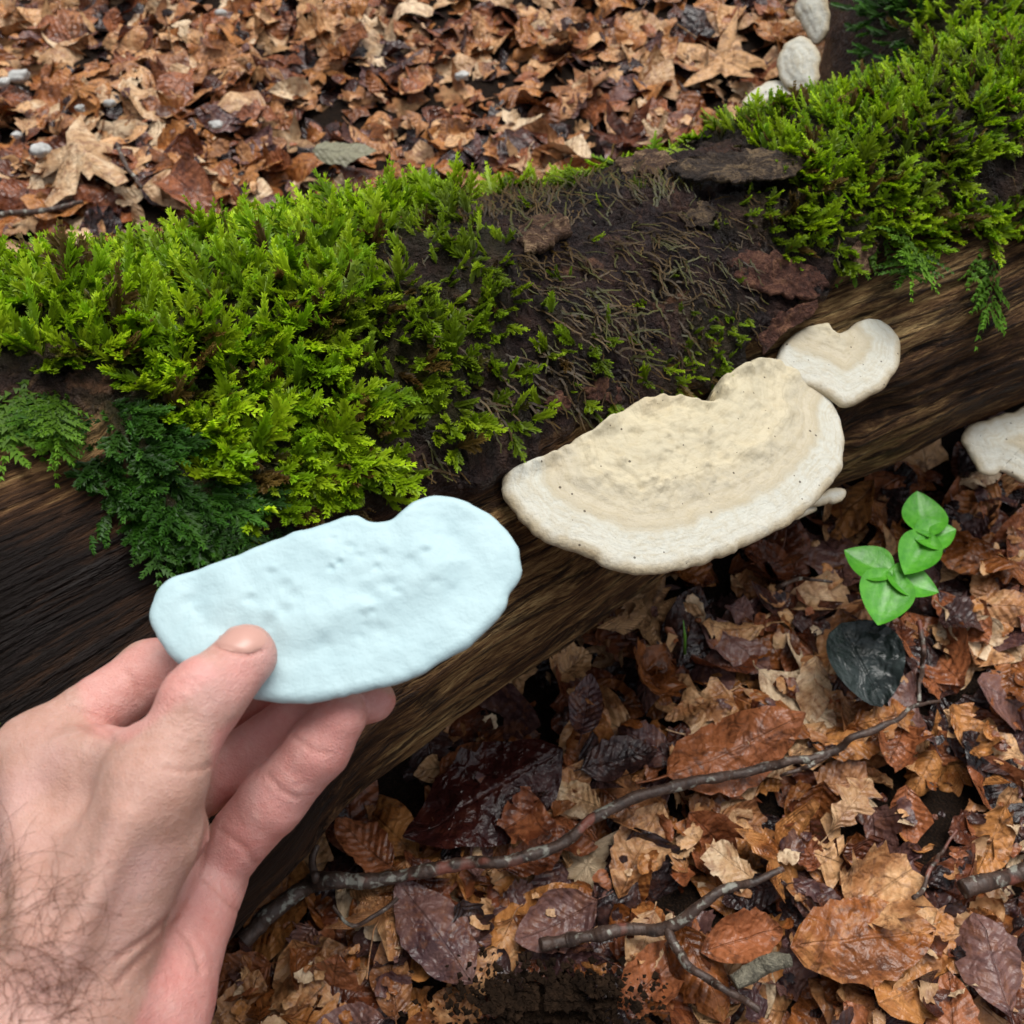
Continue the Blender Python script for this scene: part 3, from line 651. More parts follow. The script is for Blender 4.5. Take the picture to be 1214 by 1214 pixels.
for it in range(N1):
    x, y = rng.uniform(-1.0, 1.1), rng.uniform(-.5, 1.75)
    if under_log(x, y): continue
    pu, pv, pd = proj(np.array([x, y, 0.])); inside = (-130 < pu < 1340) and (-110 < pv < 1330) and pd > .1
    if not inside and rng.random() > .55: continue
    if bare_patch(x, y) and rng.random() < .8: continue
    back = behind_log(x, y); kind, mk = pick_leaf(back)
    if it < 3500 and rng.random() < .5: mk = 'dark'  # many bottom leaves coloured blackish, painting deeper shade into the gaps
    V, F, UVs = VARC[kind][rng.integers(len(VARC[kind]))]; sc = rng.uniform(.04, .078) if kind != 'torn' else rng.uniform(.03, .06)
    R = rotm(rng.uniform(0, 6.28), rng.normal(0, .28), rng.normal(0, .28)); z = drop(V, x, y, R, sc, 60)
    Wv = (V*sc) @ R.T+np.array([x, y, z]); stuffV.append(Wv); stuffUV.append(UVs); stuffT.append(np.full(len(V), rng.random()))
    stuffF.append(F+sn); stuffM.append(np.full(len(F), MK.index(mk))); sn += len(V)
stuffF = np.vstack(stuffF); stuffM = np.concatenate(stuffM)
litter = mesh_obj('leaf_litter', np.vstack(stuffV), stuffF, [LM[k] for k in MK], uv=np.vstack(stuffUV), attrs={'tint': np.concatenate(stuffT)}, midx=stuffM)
tag(litter, 'deep layer of damp brown leaf litter covering the forest floor', 'leaf litter', kind='stuff')

CN = {'red': 'reddish brown', 'tan': 'tan', 'orange': 'orange brown', 'dark': 'blackish', 'purple': 'purplish brown', 'pale': 'pale straw coloured'}
KN = {'beech': ('beech_leaf', 'oval beech leaf'), 'oak': ('oak_leaf', 'wavy edged oak leaf'), 'maple': ('maple_leaf', 'five lobed maple leaf'), 'torn': ('torn_leaf', 'torn leaf piece')}
def put_leaf(kind, i, mk, x, y, R, sc, label, group, perc=70, lift=.0008, cat='leaf'):
    V = VAR[kind][i][0]; z = drop(V, x, y, R, sc, perc, lift); o = bpy.data.objects.new(KN[kind][0], get_leaf_mesh(kind, i, mk)); link(o)
    o.matrix_world = Matrix.Translation((x, y, z)) @ Matrix(R.tolist()).to_4x4() @ Matrix.Scale(sc, 4)
    tag(o, label, cat, group); return o
LMK = {True: [('near the rising limb behind the log', [(900, 40), (800, 60)]), ('around the olive grey leaf behind the log', [(408, 175)]), ('around the pale lobed leaf behind the log', [(95, 180)]), ('near the white pebbles behind the log', [(20, 90), (256, 148)]),
               ('in the open litter behind the log', [(400, 50), (250, 60)]), ('beyond the bare crest of the log', [(640, 90), (740, 120)])],
       False: [('beside the fresh green plant', [(1062, 660), (1120, 620)]), ('around the slate green old leaf', [(1040, 800)]), ('in the hollow below the large fungus', [(720, 760), (850, 720)]), ('beside the glossy wine dark leaf', [(570, 940)]),
               ('along the long twig', [(680, 1000), (850, 930), (980, 900)]), ('near the root end of the long twig', [(330, 1100), (420, 1080)]), ('around the forked stick', [(700, 1105), (800, 1100), (850, 1160)]), ('around the dark soil patch', [(640, 1190), (500, 1180)]),
               ('around the stout lichen stick', [(1180, 1045), (1080, 1060)]), ('below the folded low bracket', [(1190, 620), (1190, 720)]), ('right of the twig tip', [(1180, 840), (1170, 920)]), ('below the pale stick end', [(980, 1190), (1100, 1190)])]}
cnt = 0; tries = 0
while cnt < 262 and tries < 6000:
    tries += 1; back = rng.random() < .45
    u, v = (rng.uniform(-20, 1000), rng.uniform(-20, 300)) if back else (rng.uniform(260, 1240), rng.uniform(540, 1240))
    g = G(u, v, 0.); x, y = g[0], g[1]
    if under_log(x, y) or bool(behind_log(x, y)) != back: continue
    if back and v > 340-.2*u: continue
    if not back and v < 1130-.68*(u-270) and u < 760: continue
    if bare_patch(x, y): continue
    kind, mk = pick_leaf(back); i = int(rng.integers(len(VAR[kind]))); sc = rng.uniform(.040, .074) if kind != 'torn' else rng.uniform(.026, .055)
    if kind == 'maple': sc *= 1.15
    R = rotm(rng.uniform(0, 6.28), rng.normal(0, .22), rng.normal(0, .22))
    where = 'behind the mossy log' if back else 'in front of the log'
    lmk = min(LMK[back], key=lambda e: min(math.hypot(u-a, v-b) for a, b in e[1]))[0]
    put_leaf(kind, i, mk, x, y, R, sc, '%s %s %s %s' % ('small' if sc < .058 else 'large', CN[mk], KN[kind][1], lmk), 'fallen leaves %s' % where); cnt += 1

# crumbs of leaves on top of everything
bV, bF, bU, bM, bT = [], [], [], [], []; bn = 0
for it in range(1100):
    u, v = (rng.uniform(-20, 1000), rng.uniform(-20, 330)) if rng.random() < .55 else (rng.uniform(260, 1240), rng.uniform(540, 1240))
    g = G(u, v, 0.); x, y = g[0], g[1]
    if under_log(x, y): continue
    V, F, UVs = VARC['torn'][rng.integers(14)]; sc = rng.uniform(.008, .026); R = rotm(rng.uniform(0, 6.28), rng.normal(0, .4), rng.normal(0, .4)); z = drop(V, x, y, R, sc, 50, .0003)
    bV.append((V*sc) @ R.T+np.array([x, y, z])); bU.append(np.c_[.75+.1*UVs[:, 0], .1+.22*UVs[:, 1]]); bT.append(np.full(len(V), rng.random())); bF.append(F+bn); bM.append(np.full(len(F), MK.index(str(rng.choice(['tan', 'orange', 'pale', 'red', 'dark', 'purple'], p=[.28, .25, .15, .14, .1, .08]))))); bn += len(V)
o = mesh_obj('leaf_crumbs', np.vstack(bV), np.vstack(bF), [LM[k] for k in MK], uv=np.vstack(bU), attrs={'tint': np.concatenate(bT)}, midx=np.concatenate(bM)); tag(o, 'small broken crumbs of dead leaves scattered over the litter', 'leaf crumbs', kind='stuff')

# leaves one can point at: kind, variant, material, base px, tip px, label
def point_leaf(kind, i, mk, b, t, label, tx=0., ty=0., perc=88, wide=1., lift=.002):
    B_, T_ = G(*b, .01), G(*t, .01); c = (B_+T_)/2; d = T_-B_; sc = np.linalg.norm(d[:2]); rz = math.atan2(d[1], d[0])
    return put_leaf(kind, i, mk, c[0], c[1], rotm(rz, tx, ty), sc, label, None, perc, lift)
point_leaf('beech', 1, 'purple', (560, 1165), (470, 1040), 'purplish leaf half under the long twig beside the root end')
point_leaf('beech', 3, 'red', (462, 1025), (395, 965), 'small reddish leaf touching the log where the long twig ends', .2)
point_leaf('beech', 5, 'red', (520, 905), (600, 850), 'brown leaf tucked under the log behind the glossy wine dark leaf', -.3)
point_leaf('beech', 2, 'wine', (668, 888), (478, 992), 'large glossy wine dark wet leaf beside the log', .15)
point_leaf('torn', 2, 'red', (665, 930), (575, 1000), 'dark red crumpled leaf beside the glossy wine dark leaf')
point_leaf('beech', 7, 'dark', (690, 905), (782, 880), 'charcoal leaf in the hollow below the large bracket fungus')
point_leaf('beech', 4, 'purple', (688, 880), (700, 805), 'greyish leaf with a pink brown centre in the hollow below the fungus')
point_leaf('torn', 4, 'orange', (785, 835), (760, 735), 'rough orange brown leaf standing up in the dark hollow', .5)
point_leaf('torn', 5, 'tan', (655, 780), (705, 745), 'small tan leaf scrap under the log edge')
point_leaf('beech', 8, 'red', (790, 920), (950, 850), 'broad ribbed brown leaf above the long twig', .1)
point_leaf('beech', 0, 'orange', (930, 1130), (1105, 1105), 'broad orange brown leaf lying below the twigs')
point_leaf('beech', 9, 'purple', (1190, 1210), (1150, 1085), 'large round purplish leaf lying by the lichen stick', .1)
point_leaf('beech', 10, 'orange', (805, 1090), (860, 1210), 'curled orange leaf under the forked twig')
point_leaf('beech', 11, 'red', (830, 1130), (930, 1100), 'folded red brown leaf right of the forked twig')
point_leaf('torn', 1, 'pale', (905, 1040), (830, 985), 'pale straw coloured leaf just below the long twig')
point_leaf('oak', 1, 'pale', (985, 985), (1035, 920), 'pale lobed leaf scrap below the end of the long twig')
point_leaf('beech', 6, 'purple', (710, 1060), (610, 1110), 'purple brown leaf arched over the broken stick')
point_leaf('torn', 6, 'tan', (980, 1100), (1085, 1030), 'wrinkled tan leaf near the lichen stick')
point_leaf('maple', 2, 'pale', (40, 150), (150, 210), 'big pale lobed leaf beside a white pebble')
point_leaf('beech', 12, 'red', (190, 200), (250, 252), 'dark red ribbed leaf standing against the mossy log', .2)
point_leaf('maple', 3, 'tan', (830, 10), (900, 80), 'wide tan leaf by the small pale brackets', 0)
point_leaf('maple', 4, 'red', (700, 130), (790, 150), 'brown leaf lying against the log top')
ol = point_leaf('beech', 0, 'olive', (370, 178), (446, 172), 'olive grey rounded leaf lying on the litter', 0, 0, 97, 1, .008)

# ------------------------------------------------------------------ slabs from outlines: fungi, cast, bark flakes
def plane_map(pt, n):
    n = nrm(n)
    def f(q):
        r = FW[None]+RT[None]*((q[:, :1]-607)/FPX)+UP[None]*((607-q[:, 1:2])/FPX); t = ((pt-CO)@n)/(r@n); return CO+r*t[:, None]
    return f, n
def linear_closed(pts, n):
    q = np.vstack([pts, pts[:1]]).astype(float); L = np.r_[0, np.cumsum(np.linalg.norm(np.diff(q, axis=0), axis=1))]; t = np.linspace(0, L[-1], n+1)[:-1]
    return np.stack([np.interp(t, L, q[:, k]) for k in range(2)], 1)
def slab(name, outline, mp, n, tk_top, tk_bot, mat, rim_idx=None, N=200, K=34, centre=None, bumps=None, rough_edge=0., parent=None, edge_r=.004, seed=0, droop=0., angular=False):
    o2 = linear_closed(outline, N) if angular else smooth_closed(outline, N); c = np.mean(o2, 0) if centre is None else np.array(centre, float)
    rg = np.random.default_rng(seed)
    if rough_edge: o2 = o2 + nrm(o2-c)*rough_edge*fbm(np.c_[o2*(.06 if rough_edge < 9 else .11), 0*o2[:, :1]+seed], 3, seed)[:, None]
    ks = 1-np.linspace(0, 1, K)**1.25                                 # 1 at rim .. 0 centre, dense at the rim
    q = (c[None, None]+(o2-c)[None]*ks[:, None, None]).reshape(-1, 2); p3 = mp(q)
    e1 = nrm(np.cross(n, [.3, .9, .2])); e2 = np.cross(n, e1); q2 = np.c_[p3@e1, p3@e2]; oo = q2[:N]
    d = polydist(q2, oo)
    if rim_idx is None: rim = d
    else:
        i0, i1 = rim_idx; ang = smooth_closed(outline, N); ii = [k % N for k in range(int(i0*N), int(i1*N))]
        rim = polydist(q2, oo[ii], False)
    e = np.minimum(1, d/edge_r); prof = np.sqrt(1-(1-e)**2)
    ht = prof*tk_top(d, rim, p3, q2); hb = -prof*tk_bot(d, rim, p3, q2)
    if bumps is not None: ht = ht+prof*bumps(p3, rim, d)
    top = p3+n*ht[:, None]-n*(droop*np.exp(-rim/.02))[:, None]; bot = p3+n*hb[:, None]-n*(droop*np.exp(-rim/.02))[:, None]
    V = np.vstack([top, bot[N:]]); f = []
    nt_ = K*N
    for k in range(K-1):
        for i in range(N):
            j = (i+1) % N; f.append([k*N+i, k*N+j, (k+1)*N+j, (k+1)*N+i])
            lo = lambda kk, m: m if kk == 0 else nt_+(kk-1)*N+m
            f.append([lo(k, i), lo(k+1, i), lo(k+1, j), lo(k, j)])
    V = np.asarray(V)
    ob = mesh_obj(name, V, np.array(f), mat, parent, attrs={'rim': np.r_[rim, rim[N:]]})
    return ob

MAIN = [(597, 568), (604, 556), (640, 547), (672, 533), (700, 522), (728, 500), (758, 491), (790, 486), (806, 489), (822, 490), (838, 486), (842, 466), (868, 450), (900, 440), (935, 446), (960, 456), (985, 478), (1000, 500), (1005, 530), (995, 562), (975, 588), (940, 615), (900, 637), (860, 654), (815, 668), (775, 676), (735, 672), (705, 658), (670, 645), (635, 628), (610, 600)]
hL, nL = hit(612, 560); hR, nR = hit(905, 440); hM, nM = hit(760, 492)
ax = nrm(hR-hL); outw = nrm(np.cross(ax, [0, 0, 1.])); outw = outw if outw[1] < 0 else -outw
od = nrm(outw+np.array([0, 0, -.10])); pn = nrm(np.cross(ax, od)); pn = pn if pn[2] > 0 else -pn
mp, pn = plane_map((hL+hR)/2-outw*.004, pn)
def dents(p3, plist, mpf, amp, rad, seed):
    rg = np.random.default_rng(seed); out = np.zeros(len(p3)); C = mpf(np.array(plist, float))
    for c in C:
        r_ = rad*rg.uniform(.6, 1.4); a = amp*rg.uniform(.5, 1.3); q = p3-c; q = q-pn0*(q@pn0)[:, None]; off = nrm(UP+RT*rg.uniform(-.6, .6))
        out += -a*np.exp(-((q**2).sum(1))/r_**2)+a*.8*np.exp(-(((q-off*r_*1.1)**2).sum(1))/(r_*.9)**2)
    return out
pn0 = pn
kp = smooth_closed(np.array([(606, 562), (640, 552), (672, 538), (705, 524), (730, 506), (760, 497), (792, 492), (820, 496), (842, 484), (850, 468), (875, 456), (905, 448)], float), 42, False)+rng.normal(0, 3, (42, 2))
def knob(p3):
    out = np.zeros(len(p3))
    for c in mp(kp): out += .0034*rng.uniform(.3, 1.2)*np.exp(-((p3-c)**2).sum(1)/(.0042*rng.uniform(.7, 1.3))**2)
    return out
fp = [(p_[0], p_[1]) for p_ in np.c_[rng.uniform(650, 930, 90), rng.uniform(480, 620, 90)] if inpoly(np.array([p_[0]]), np.array([p_[1]]), [(640, 560), (740, 500), (840, 490), (890, 455), (920, 520), (880, 570), (800, 610), (700, 610)])[0]]
def mb(p3, rim, d):
    r = 0
    k = sstep(.022, .038, rim)
    r = k*(.0028*fbm(p3*55, 3, 71)+.0022*np.clip(fbm(p3*130, 2, 72)-.05, 0, 1)*1.6)
    r = r-.0008*np.exp(-((rim-.026)/.005)**2)+.0008*np.exp(-((rim-.043)/.005)**2)+.0012*fbm(p3*25, 2, 73)+.0008*fbm(p3*300, 2, 74)*k
    return r+dents(p3, fp, mp, .0009, .0022, 5)+knob(p3)
MAINN = len(MAIN)
fungus = slab('bracket_fungus', MAIN, mp, pn, lambda d, r, p, q: .0032+.010*np.clip(r/.06, 0, 1), lambda d, r, p, q: .003+.020*np.clip(r/.09, 0, 1), M_fun, (.47, 1.01), 300, 84, (800, 570), mb, 4.5, edge_r=.0042, seed=4, droop=.004)
tag(fungus, 'large cream bracket fungus with concentric zones growing on the log side', 'fungus')
UPR = [(918, 440), (922, 418), (935, 402), (960, 390), (978, 388), (988, 398), (1000, 396), (1014, 384), (1036, 380), (1056, 390), (1067, 410), (1064, 436), (1048, 460), (1022, 476), (1000, 484), (985, 474), (960, 460), (935, 452)]
h1, n1_ = hit(930, 425); h2, n2_ = hit(1030, 385)
mp2, pn2 = plane_map(h1*.5+h2*.5+np.array([0, 0, .004]), nrm(pn+.35*(nrm(CO-h1))))
upper = slab('bracket_fungus', UPR, mp2, pn2, lambda d, r, p, q: .003+.005*np.clip(r/.03, 0, 1), lambda d, r, p, q: .003+.016*np.clip(r/.05, 0, 1), M_fun, (.42, 1.0), 160, 30, (998, 430), mb, 2., edge_r=.004, seed=6)
tag(upper, 'small two lobed cream bracket fungus on the log above the large bracket', 'fungus')
def small_bracket(outl, d, n, label, tt=.006, grp=None, centre=None, pt=None):
    m_, nn = plane_map(P(*np.mean(outl, 0), d) if pt is None else pt, n)
    o = slab('bracket_fungus', outl, m_, nn, lambda d_, r, p, q: .002+tt*.5*np.clip(r/.02, 0, 1), lambda d_, r, p, q: .002+tt*np.clip(r/.03, 0, 1), M_fun, None, 90, 20, centre, lambda p, r, d: .0012*fbm(p*70, 3, 7)-.00015*np.sin(r*1100), 5., edge_r=.0022, seed=int(d*1000))
    tag(o, label, 'fungus', grp); return o
hs1 = hit(1214, 470)[0]; dR = proj(hit(1200, 480)[0])[2]
small_bracket([(1142, 522), (1150, 505), (1180, 492), (1214, 483), (1260, 480), (1280, 530), (1250, 560), (1214, 572), (1200, 568), (1184, 560), (1178, 566), (1166, 562), (1152, 545)], dR-.02, nrm([.1, -.35, 1]), 'cream bracket fungus with a folded lip low on the bare wood', .010, pt=hit(1200, 489)[0])
dS = proj(hit(900, 560)[0])[2] if hit(900, 560)[0] is not None else .6; pS = hit(962, 592)[0]; pS = pS if pS is not None else P(962, 592, dS+.03)
small_bracket([(915, 612), (940, 600), (962, 598), (966, 606), (945, 614), (925, 616)], dS+.02, nrm([0, -.2, 1]), 'tiny grey white bracket tucked under the large fungus', .003, pt=pS)
small_bracket([(955, 600), (980, 580), (1000, 578), (1003, 588), (990, 598), (970, 600)], dS+.03, nrm([0, -.2, 1]), 'tiny pale bracket poking out beside the large fungus rim', .003, pt=pS+np.array([0, 0, .004]))
dB = .905
small_bracket([(922, 75), (930, 52), (950, 46), (966, 52), (972, 80), (968, 100), (952, 110), (934, 104)], dB, nrm([-.5, -.35, .8]), 'rounded pale bracket fungus on the shaded side of the rising limb', .008)
small_bracket([(880, 126), (892, 108), (915, 98), (940, 100), (950, 110), (915, 122)], dB+.012, nrm([-.3, 0, 1]), 'pale bracket fungus half hidden behind the mossy log crest', .008)
small_bracket([(942, 10), (950, -4), (972, -8), (982, 10), (978, 44), (962, 48), (950, 34)], dB+.03, nrm([-.6, -.4, .6]), 'pale bracket fungus near the top of the rising limb', .008)

# bark flakes: pieces of bark lifting from the log
def log_map(q):
    out = []
    for a in q:
        h, n_ = hit(*a); out.append(h if h is not None else P(a[0], a[1], .7))
    return np.array(out)
def flake(outl, lift, tk, mat, seed):
    cpx = np.mean(outl, 0); h, n_ = hit(*cpx)
    c3, r3, t3, nn3, z3 = log_frame(np.array([arc[np.linalg.norm(dense[:, :3]-h, axis=1).argmin()]])); nn = nrm(h-c3[0]-t3[0]*((h-c3[0])@t3[0]))
    mm, nn = plane_map(h+nn*lift, nn)
    return slab('bark_flake', outl, mm, nn, lambda d, r, p, q: tk*(.6+.4*fbm(p*90, 3, seed)), lambda d, r, p, q: tk*1.0, mat, None, 80, 10, None, lambda p, r, d: .0035*fbm(p*110, 3, seed)+.0015*fbm(p*330, 2, seed), 9.9, log, .0008, seed, 0., True)
flake([(792, 198), (815, 186), (870, 178), (930, 180), (965, 190), (940, 208), (900, 214), (850, 214), (812, 212)], .0075, .002, M_flakeD, 1)
flake([(862, 312), (885, 296), (925, 300), (965, 318), (985, 340), (955, 356), (915, 350), (880, 338)], .003, .0025, M_flakeR, 2)
flake([(895, 402), (915, 378), (945, 362), (972, 356), (962, 376), (930, 396), (905, 420)], .003, .003, M_flakeR, 3)
flake([(612, 272), (640, 258), (672, 256), (676, 276), (650, 292), (622, 300)], .0012, .003, M_flakeT, 4)
flake([(805, 248), (830, 240), (850, 250), (842, 264), (815, 266)], .0006, .002, M_flakeD, 5)
flake([(690, 460), (715, 450), (738, 458), (730, 476), (705, 484)], .0006, .002, M_flakeR, 6)
flake([(642, 478), (660, 466), (675, 472), (668, 486), (650, 490)], .0006, .002, M_flakeR, 7)
flake([(560, 240), (575, 250), (570, 262), (552, 258)], .004, .003, M_flakeD, 8)
flake([(725, 190), (790, 178), (800, 192), (770, 205), (735, 206)], .0006, .002, M_flakeT, 9)
flake([(1010, 300), (1028, 282), (1038, 292), (1028, 318), (1012, 326)], .004, .003, M_flakeT, 10)

# moss objects
moss_build('moss_carpet', mi['L'], 'bright green moss carpet on the thick end of the log')
moss_build('moss_patch', mi['C'], 'sparse olive and brown moss strands on the dark bark between fungus and carpet')
moss_build('moss_cover', mi['R'], 'green moss cover on the log around the rising limb')
moss_build('hanging_moss', hang, 'long feathery moss fronds hanging over the bare wood')
sv_, sf_, n0 = [], [], 0
for k in range(46):
    a = rng.uniform(170, 285) if k < 32 else rng.uniform(300, 470); vtop = 300-.2*a+rng.uniform(-6, 40)
    h, n_ = hit(a, vtop)
    while h is None and vtop < 500: vtop += 8; h, n_ = hit(a, vtop)
    if h is None: continue
    L = rng.uniform(.014, .026); tp = h+np.array([rng.normal(0, .003), rng.normal(0, .003), L])+n_*.004; mid = (h+tp)/2+rng.normal(0, .0008, 3)
    v_, f_ = tube([h, mid, tp-np.array([0, 0, .0012]), tp, tp+np.array([.001, 0, .001])], [.00028, .00024, .00022, .0006, .0003], 4); sv_.append(v_); sf_ += [[x+n0 for x in f] for f in f_]; n0 += len(v_)
o = mesh_obj('moss_stalks', np.vstack(sv_), sf_, M_seta); tag(o, 'thin reddish spore stalks standing up from the moss carpet', 'moss', kind='stuff')

# ------------------------------------------------------------------ twigs, stones, plant
def pile_z(u, v):
    g = G(u, v, .01); i, j = hf(np.array([g[0]]), np.array([g[1]])); return float(HF[max(0, i[0]-3):i[0]+4, max(0, j[0]-3):j[0]+4].max())
def twig(pts, r, label, seed, cat='twig', name='twig', lift=0., parent=None, mat=None, flat=True):
    r = np.interp(np.linspace(0, 1, len(pts)*3), np.linspace(0, 1, len(r)), r); pts = smooth_closed(np.array(pts, float), len(pts)*3, False)
    zs = np.array([pile_z(*p[:2]) for p in pts])
    P3 = np.array([G(p[0], p[1], z+lift*.7) for p, z in zip(pts, zs)]); n = 14*len(pts)
    c = smooth_closed(P3, n, False); rg = np.random.default_rng(seed); c = c+np.c_[fbm(np.c_[c*40], 2, seed), fbm(np.c_[c*40], 2, seed+1), 0*c[:, 0]]*.0036
    rr = np.interp(np.linspace(0, 1, n), np.linspace(0, 1, len(r)), r)*(1+.30*fbm(c*110, 3, seed+2))
    v_, f_ = tube(c, rr, 9, .05, seed); o = mesh_obj(name, v_, f_, mat or M_twig, parent)
    if label: tag(o, label, cat)
    return o
t1 = twig([(285, 1115), (330, 1075), (378, 1043), (440, 1045), (510, 1033), (600, 1018), (680, 990), (740, 950), (800, 930), (900, 912), (980, 893), (1035, 868), (1075, 845), (1112, 828)], [.006, .0055, .0052, .0045, .004, .0038, .0036, .0036, .0035, .0034, .003, .0026, .0016, .0012], 'long lichen spotted twig lying across the leaves from the log', 3, lift=.005)
twig([(378, 1043), (374, 1020), (378, 1000)], [.003, .0025, .002], None, 4, name='side_shoot', lift=.006, parent=t1)
twig([(985, 893), (960, 908), (925, 918)], [.0018, .0015, .001], None, 5, name='side_shoot', lift=.005, parent=t1)
t2 = twig([(640, 1118), (690, 1110), (742, 1102), (790, 1100), (830, 1072), (880, 1048), (930, 1030)], [.0045, .004, .0042, .004, .003, .0025, .002], 'grey forked stick lying below the long twig', 6, lift=.004)
twig([(790, 1098), (800, 1125), (830, 1152), (880, 1182), (900, 1198)], [.0028, .0026, .0024, .0022, .002], None, 7, name='side_shoot', lift=.006, parent=t2)
twig([(1140, 1055), (1170, 1045), (1205, 1036), (1260, 1020)], [.0055, .0055, .005, .005], 'short stout lichen covered stick beside the round purplish leaf', 8, lift=.006)
twig([(872, 1165), (905, 1148), (938, 1138)], [.0045, .0055, .004], 'pale broken stick end poking out of the leaves', 9, lift=.006, mat=flake_mat('pale_stick', (.10, .09, .07), (.25, .23, .17), (.42, .38, .28)))
twig([(1085, 1065), (1110, 1020), (1135, 985)], [.0014, .0013, .001], 'thin dry stem slanting over pale leaves by the stout stick', 10, lift=.008)
twig([(1090, 738), (1092, 780), (1090, 830)], [.002, .0018, .0015], 'thin dark twig standing beside the slate green leaf', 11, lift=.008)
twig([(137, 170), (150, 195), (166, 222)], [.0022, .002, .0016], 'short dark twig behind the log near the pale lobed leaf', 12, lift=.006)
twig([(-20, 258), (40, 250), (100, 240)], [.003, .0028, .002], 'brown twig lying against the back of the mossy log', 13, lift=.006)
twig([(920, 700), (950, 688), (985, 690)], [.0018, .0015, .001], 'thin brown leaf stalk lying left of the green plant', 14, lift=.008)
twig([(470, 1062), (420, 1100), (395, 1075)], [.0015, .0013, .001], 'thin pale stalk below the root end of the long twig', 15, lift=.008)
def blob(name, u, v, r, mat, label, seed, z=None, cat='stone', grp=None, sq=.7):
    import bmesh
    bm = bmesh.new(); bmesh.ops.create_icosphere(bm, subdivisions=3, radius=1); co = np.array([x.co[:] for x in bm.verts]); co = np.sign(co)*np.abs(co)**.8*(1+.5*fbm(co*1.6+seed, 3, seed))[:, None]*np.array([1.2, .9, sq])*r
    z0 = pile_z(u, v) if z is None else z; c = G(u, v, z0+r*.3)
    fs = [[x.index for x in f.verts] for f in bm.faces]; bm.free(); o = mesh_obj(name, co+c, fs, mat); tag(o, label, cat, grp); return o
for k, (u, v, r) in enumerate([(22, 90, .013), (4, 98, .008), (48, 178, .011), (262, 15, .007), (256, 148, .008), (130, 122, .007), (95, 128, .006), (20, 160, .006), (548, 90, .008)]):
    blob('pebble', u, v, r*.75, M_stone, 'small pale grey pebble among the leaves behind the log', 20+k, grp='pale pebbles behind the log')
# crumbly soil patch
cv_, cf_, n0 = [], [], 0
for k in range(2200):
    u, v = rng.normal(650, 48), rng.normal(1192, 20); g = G(u, v, 0); z = pile_z(u, v); r = rng.uniform(.0006, .0026)
    t_ = nrm(rng.normal(0, 1, (6, 3)))*r; base8 = np.array([[1, 0, 0], [-1, 0, 0], [0, 1, 0], [0, -1, 0], [0, 0, 1], [0, 0, -1]])*r*rng.uniform(.5, 1.6, (6, 1)) @ rotm(rng.uniform(0, 6), rng.uniform(0, 6), rng.uniform(0, 6))
    cv_.append(base8+np.array([g[0], g[1], z+r*.4])); cf_ += [[a+n0 for a in f] for f in ([0, 2, 4], [2, 1, 4], [1, 3, 4], [3, 0, 4], [2, 0, 5], [1, 2, 5], [3, 1, 5], [0, 3, 5])]; n0 += 6
o = mesh_obj('soil_crumbs', np.vstack(cv_), cf_, M_crumb, smooth=False); tag(o, 'dark crumbly soil showing between the leaves', 'soil', kind='stuff')

# green plant: two three-lobed leaves on stalks
def lobe(c, tip, wid, z, seed, mat, name, parent, cup=.12, zt=None):
    """a heart shaped lobe from its base to its tip"""
    B_, T_ = G(*c, z), G(*tip, z if zt is None else zt); d = T_-B_; L = np.linalg.norm(d); x = d/L; y = nrm(np.cross([0, 0, 1.], x)); zz_ = np.cross(x, y)
    t = np.linspace(0, 1, 16); w_ = np.linspace(-1, 1, 11); TT, WW = np.meshgrid(t, w_, indexing='ij')
    hw = wid*np.sin(np.pi*np.clip(TT, 0, 1)**.78)**(.8 if mat is M_green else .62); hw = np.maximum(hw, .006)
    zz2 = cup*L*(WW**2)*hw/wid*.8-.06*L*np.exp(-(WW/.12)**2)*(1-TT)+.03*L*np.sin(TT*5+seed)
    q = B_+x*(TT*L)[..., None]+y*(WW*hw*L)[..., None]+zz_*zz2[..., None]
    return mesh_obj(name, q.reshape(-1, 3), grid_faces(16, 11), mat, parent, uv=np.c_[WW.ravel()*.5+.5, TT.ravel()*(1 if mat is M_green else .45)])
pb = G(1062, 705, .0); plant = empty('green_plant', pb); tag(plant, 'small fresh green plant with three lobed leaves sprouting from the leaf litter', 'plant')
zP = .058
for c, t, w_ in [((1058, 684), (1001, 652), .42), ((1056, 676), (1041, 741), .40), ((1050, 680), (1113, 702), .38)]: lobe(c, t, w_, zP, 1, M_green, 'leaf_lobe', plant)
for c, t, w_ in [((1101, 638), (1087, 583), .40), ((1084, 640), (1133, 628), .42), ((1102, 632), (1072, 682), .34)]: lobe(c, t, w_, zP+.006, 2, M_green, 'leaf_lobe', plant)
for a in ((1054, 680), (1096, 636)):
    e = G(*a, zP); v_, f_ = tube(smooth_closed([pb+np.array([0, .01, -.02]), pb*.5+e*.5+np.array([.004, .006, -.004]), e], 12, False), .0011, 6); mesh_obj('stem', v_, f_, M_stem, plant)
# old slate coloured leaf of the same plant
sl = lobe((998, 738), (1046, 838), .44, .030, 5, LM['slate'], 'old_leaf', None, .25, .012); tag(sl, 'drooping slate green old leaf below the fresh green plant', 'leaf')
gb = tube([G(812, 775, .0), G(812, 755, .02), G(810, 735, .035)], [.0012, .0011, .0003], 5); o = mesh_obj('grass_blade', *gb, M_grass); tag(o, 'single tiny green grass blade in the hollow under the fungus', 'grass')
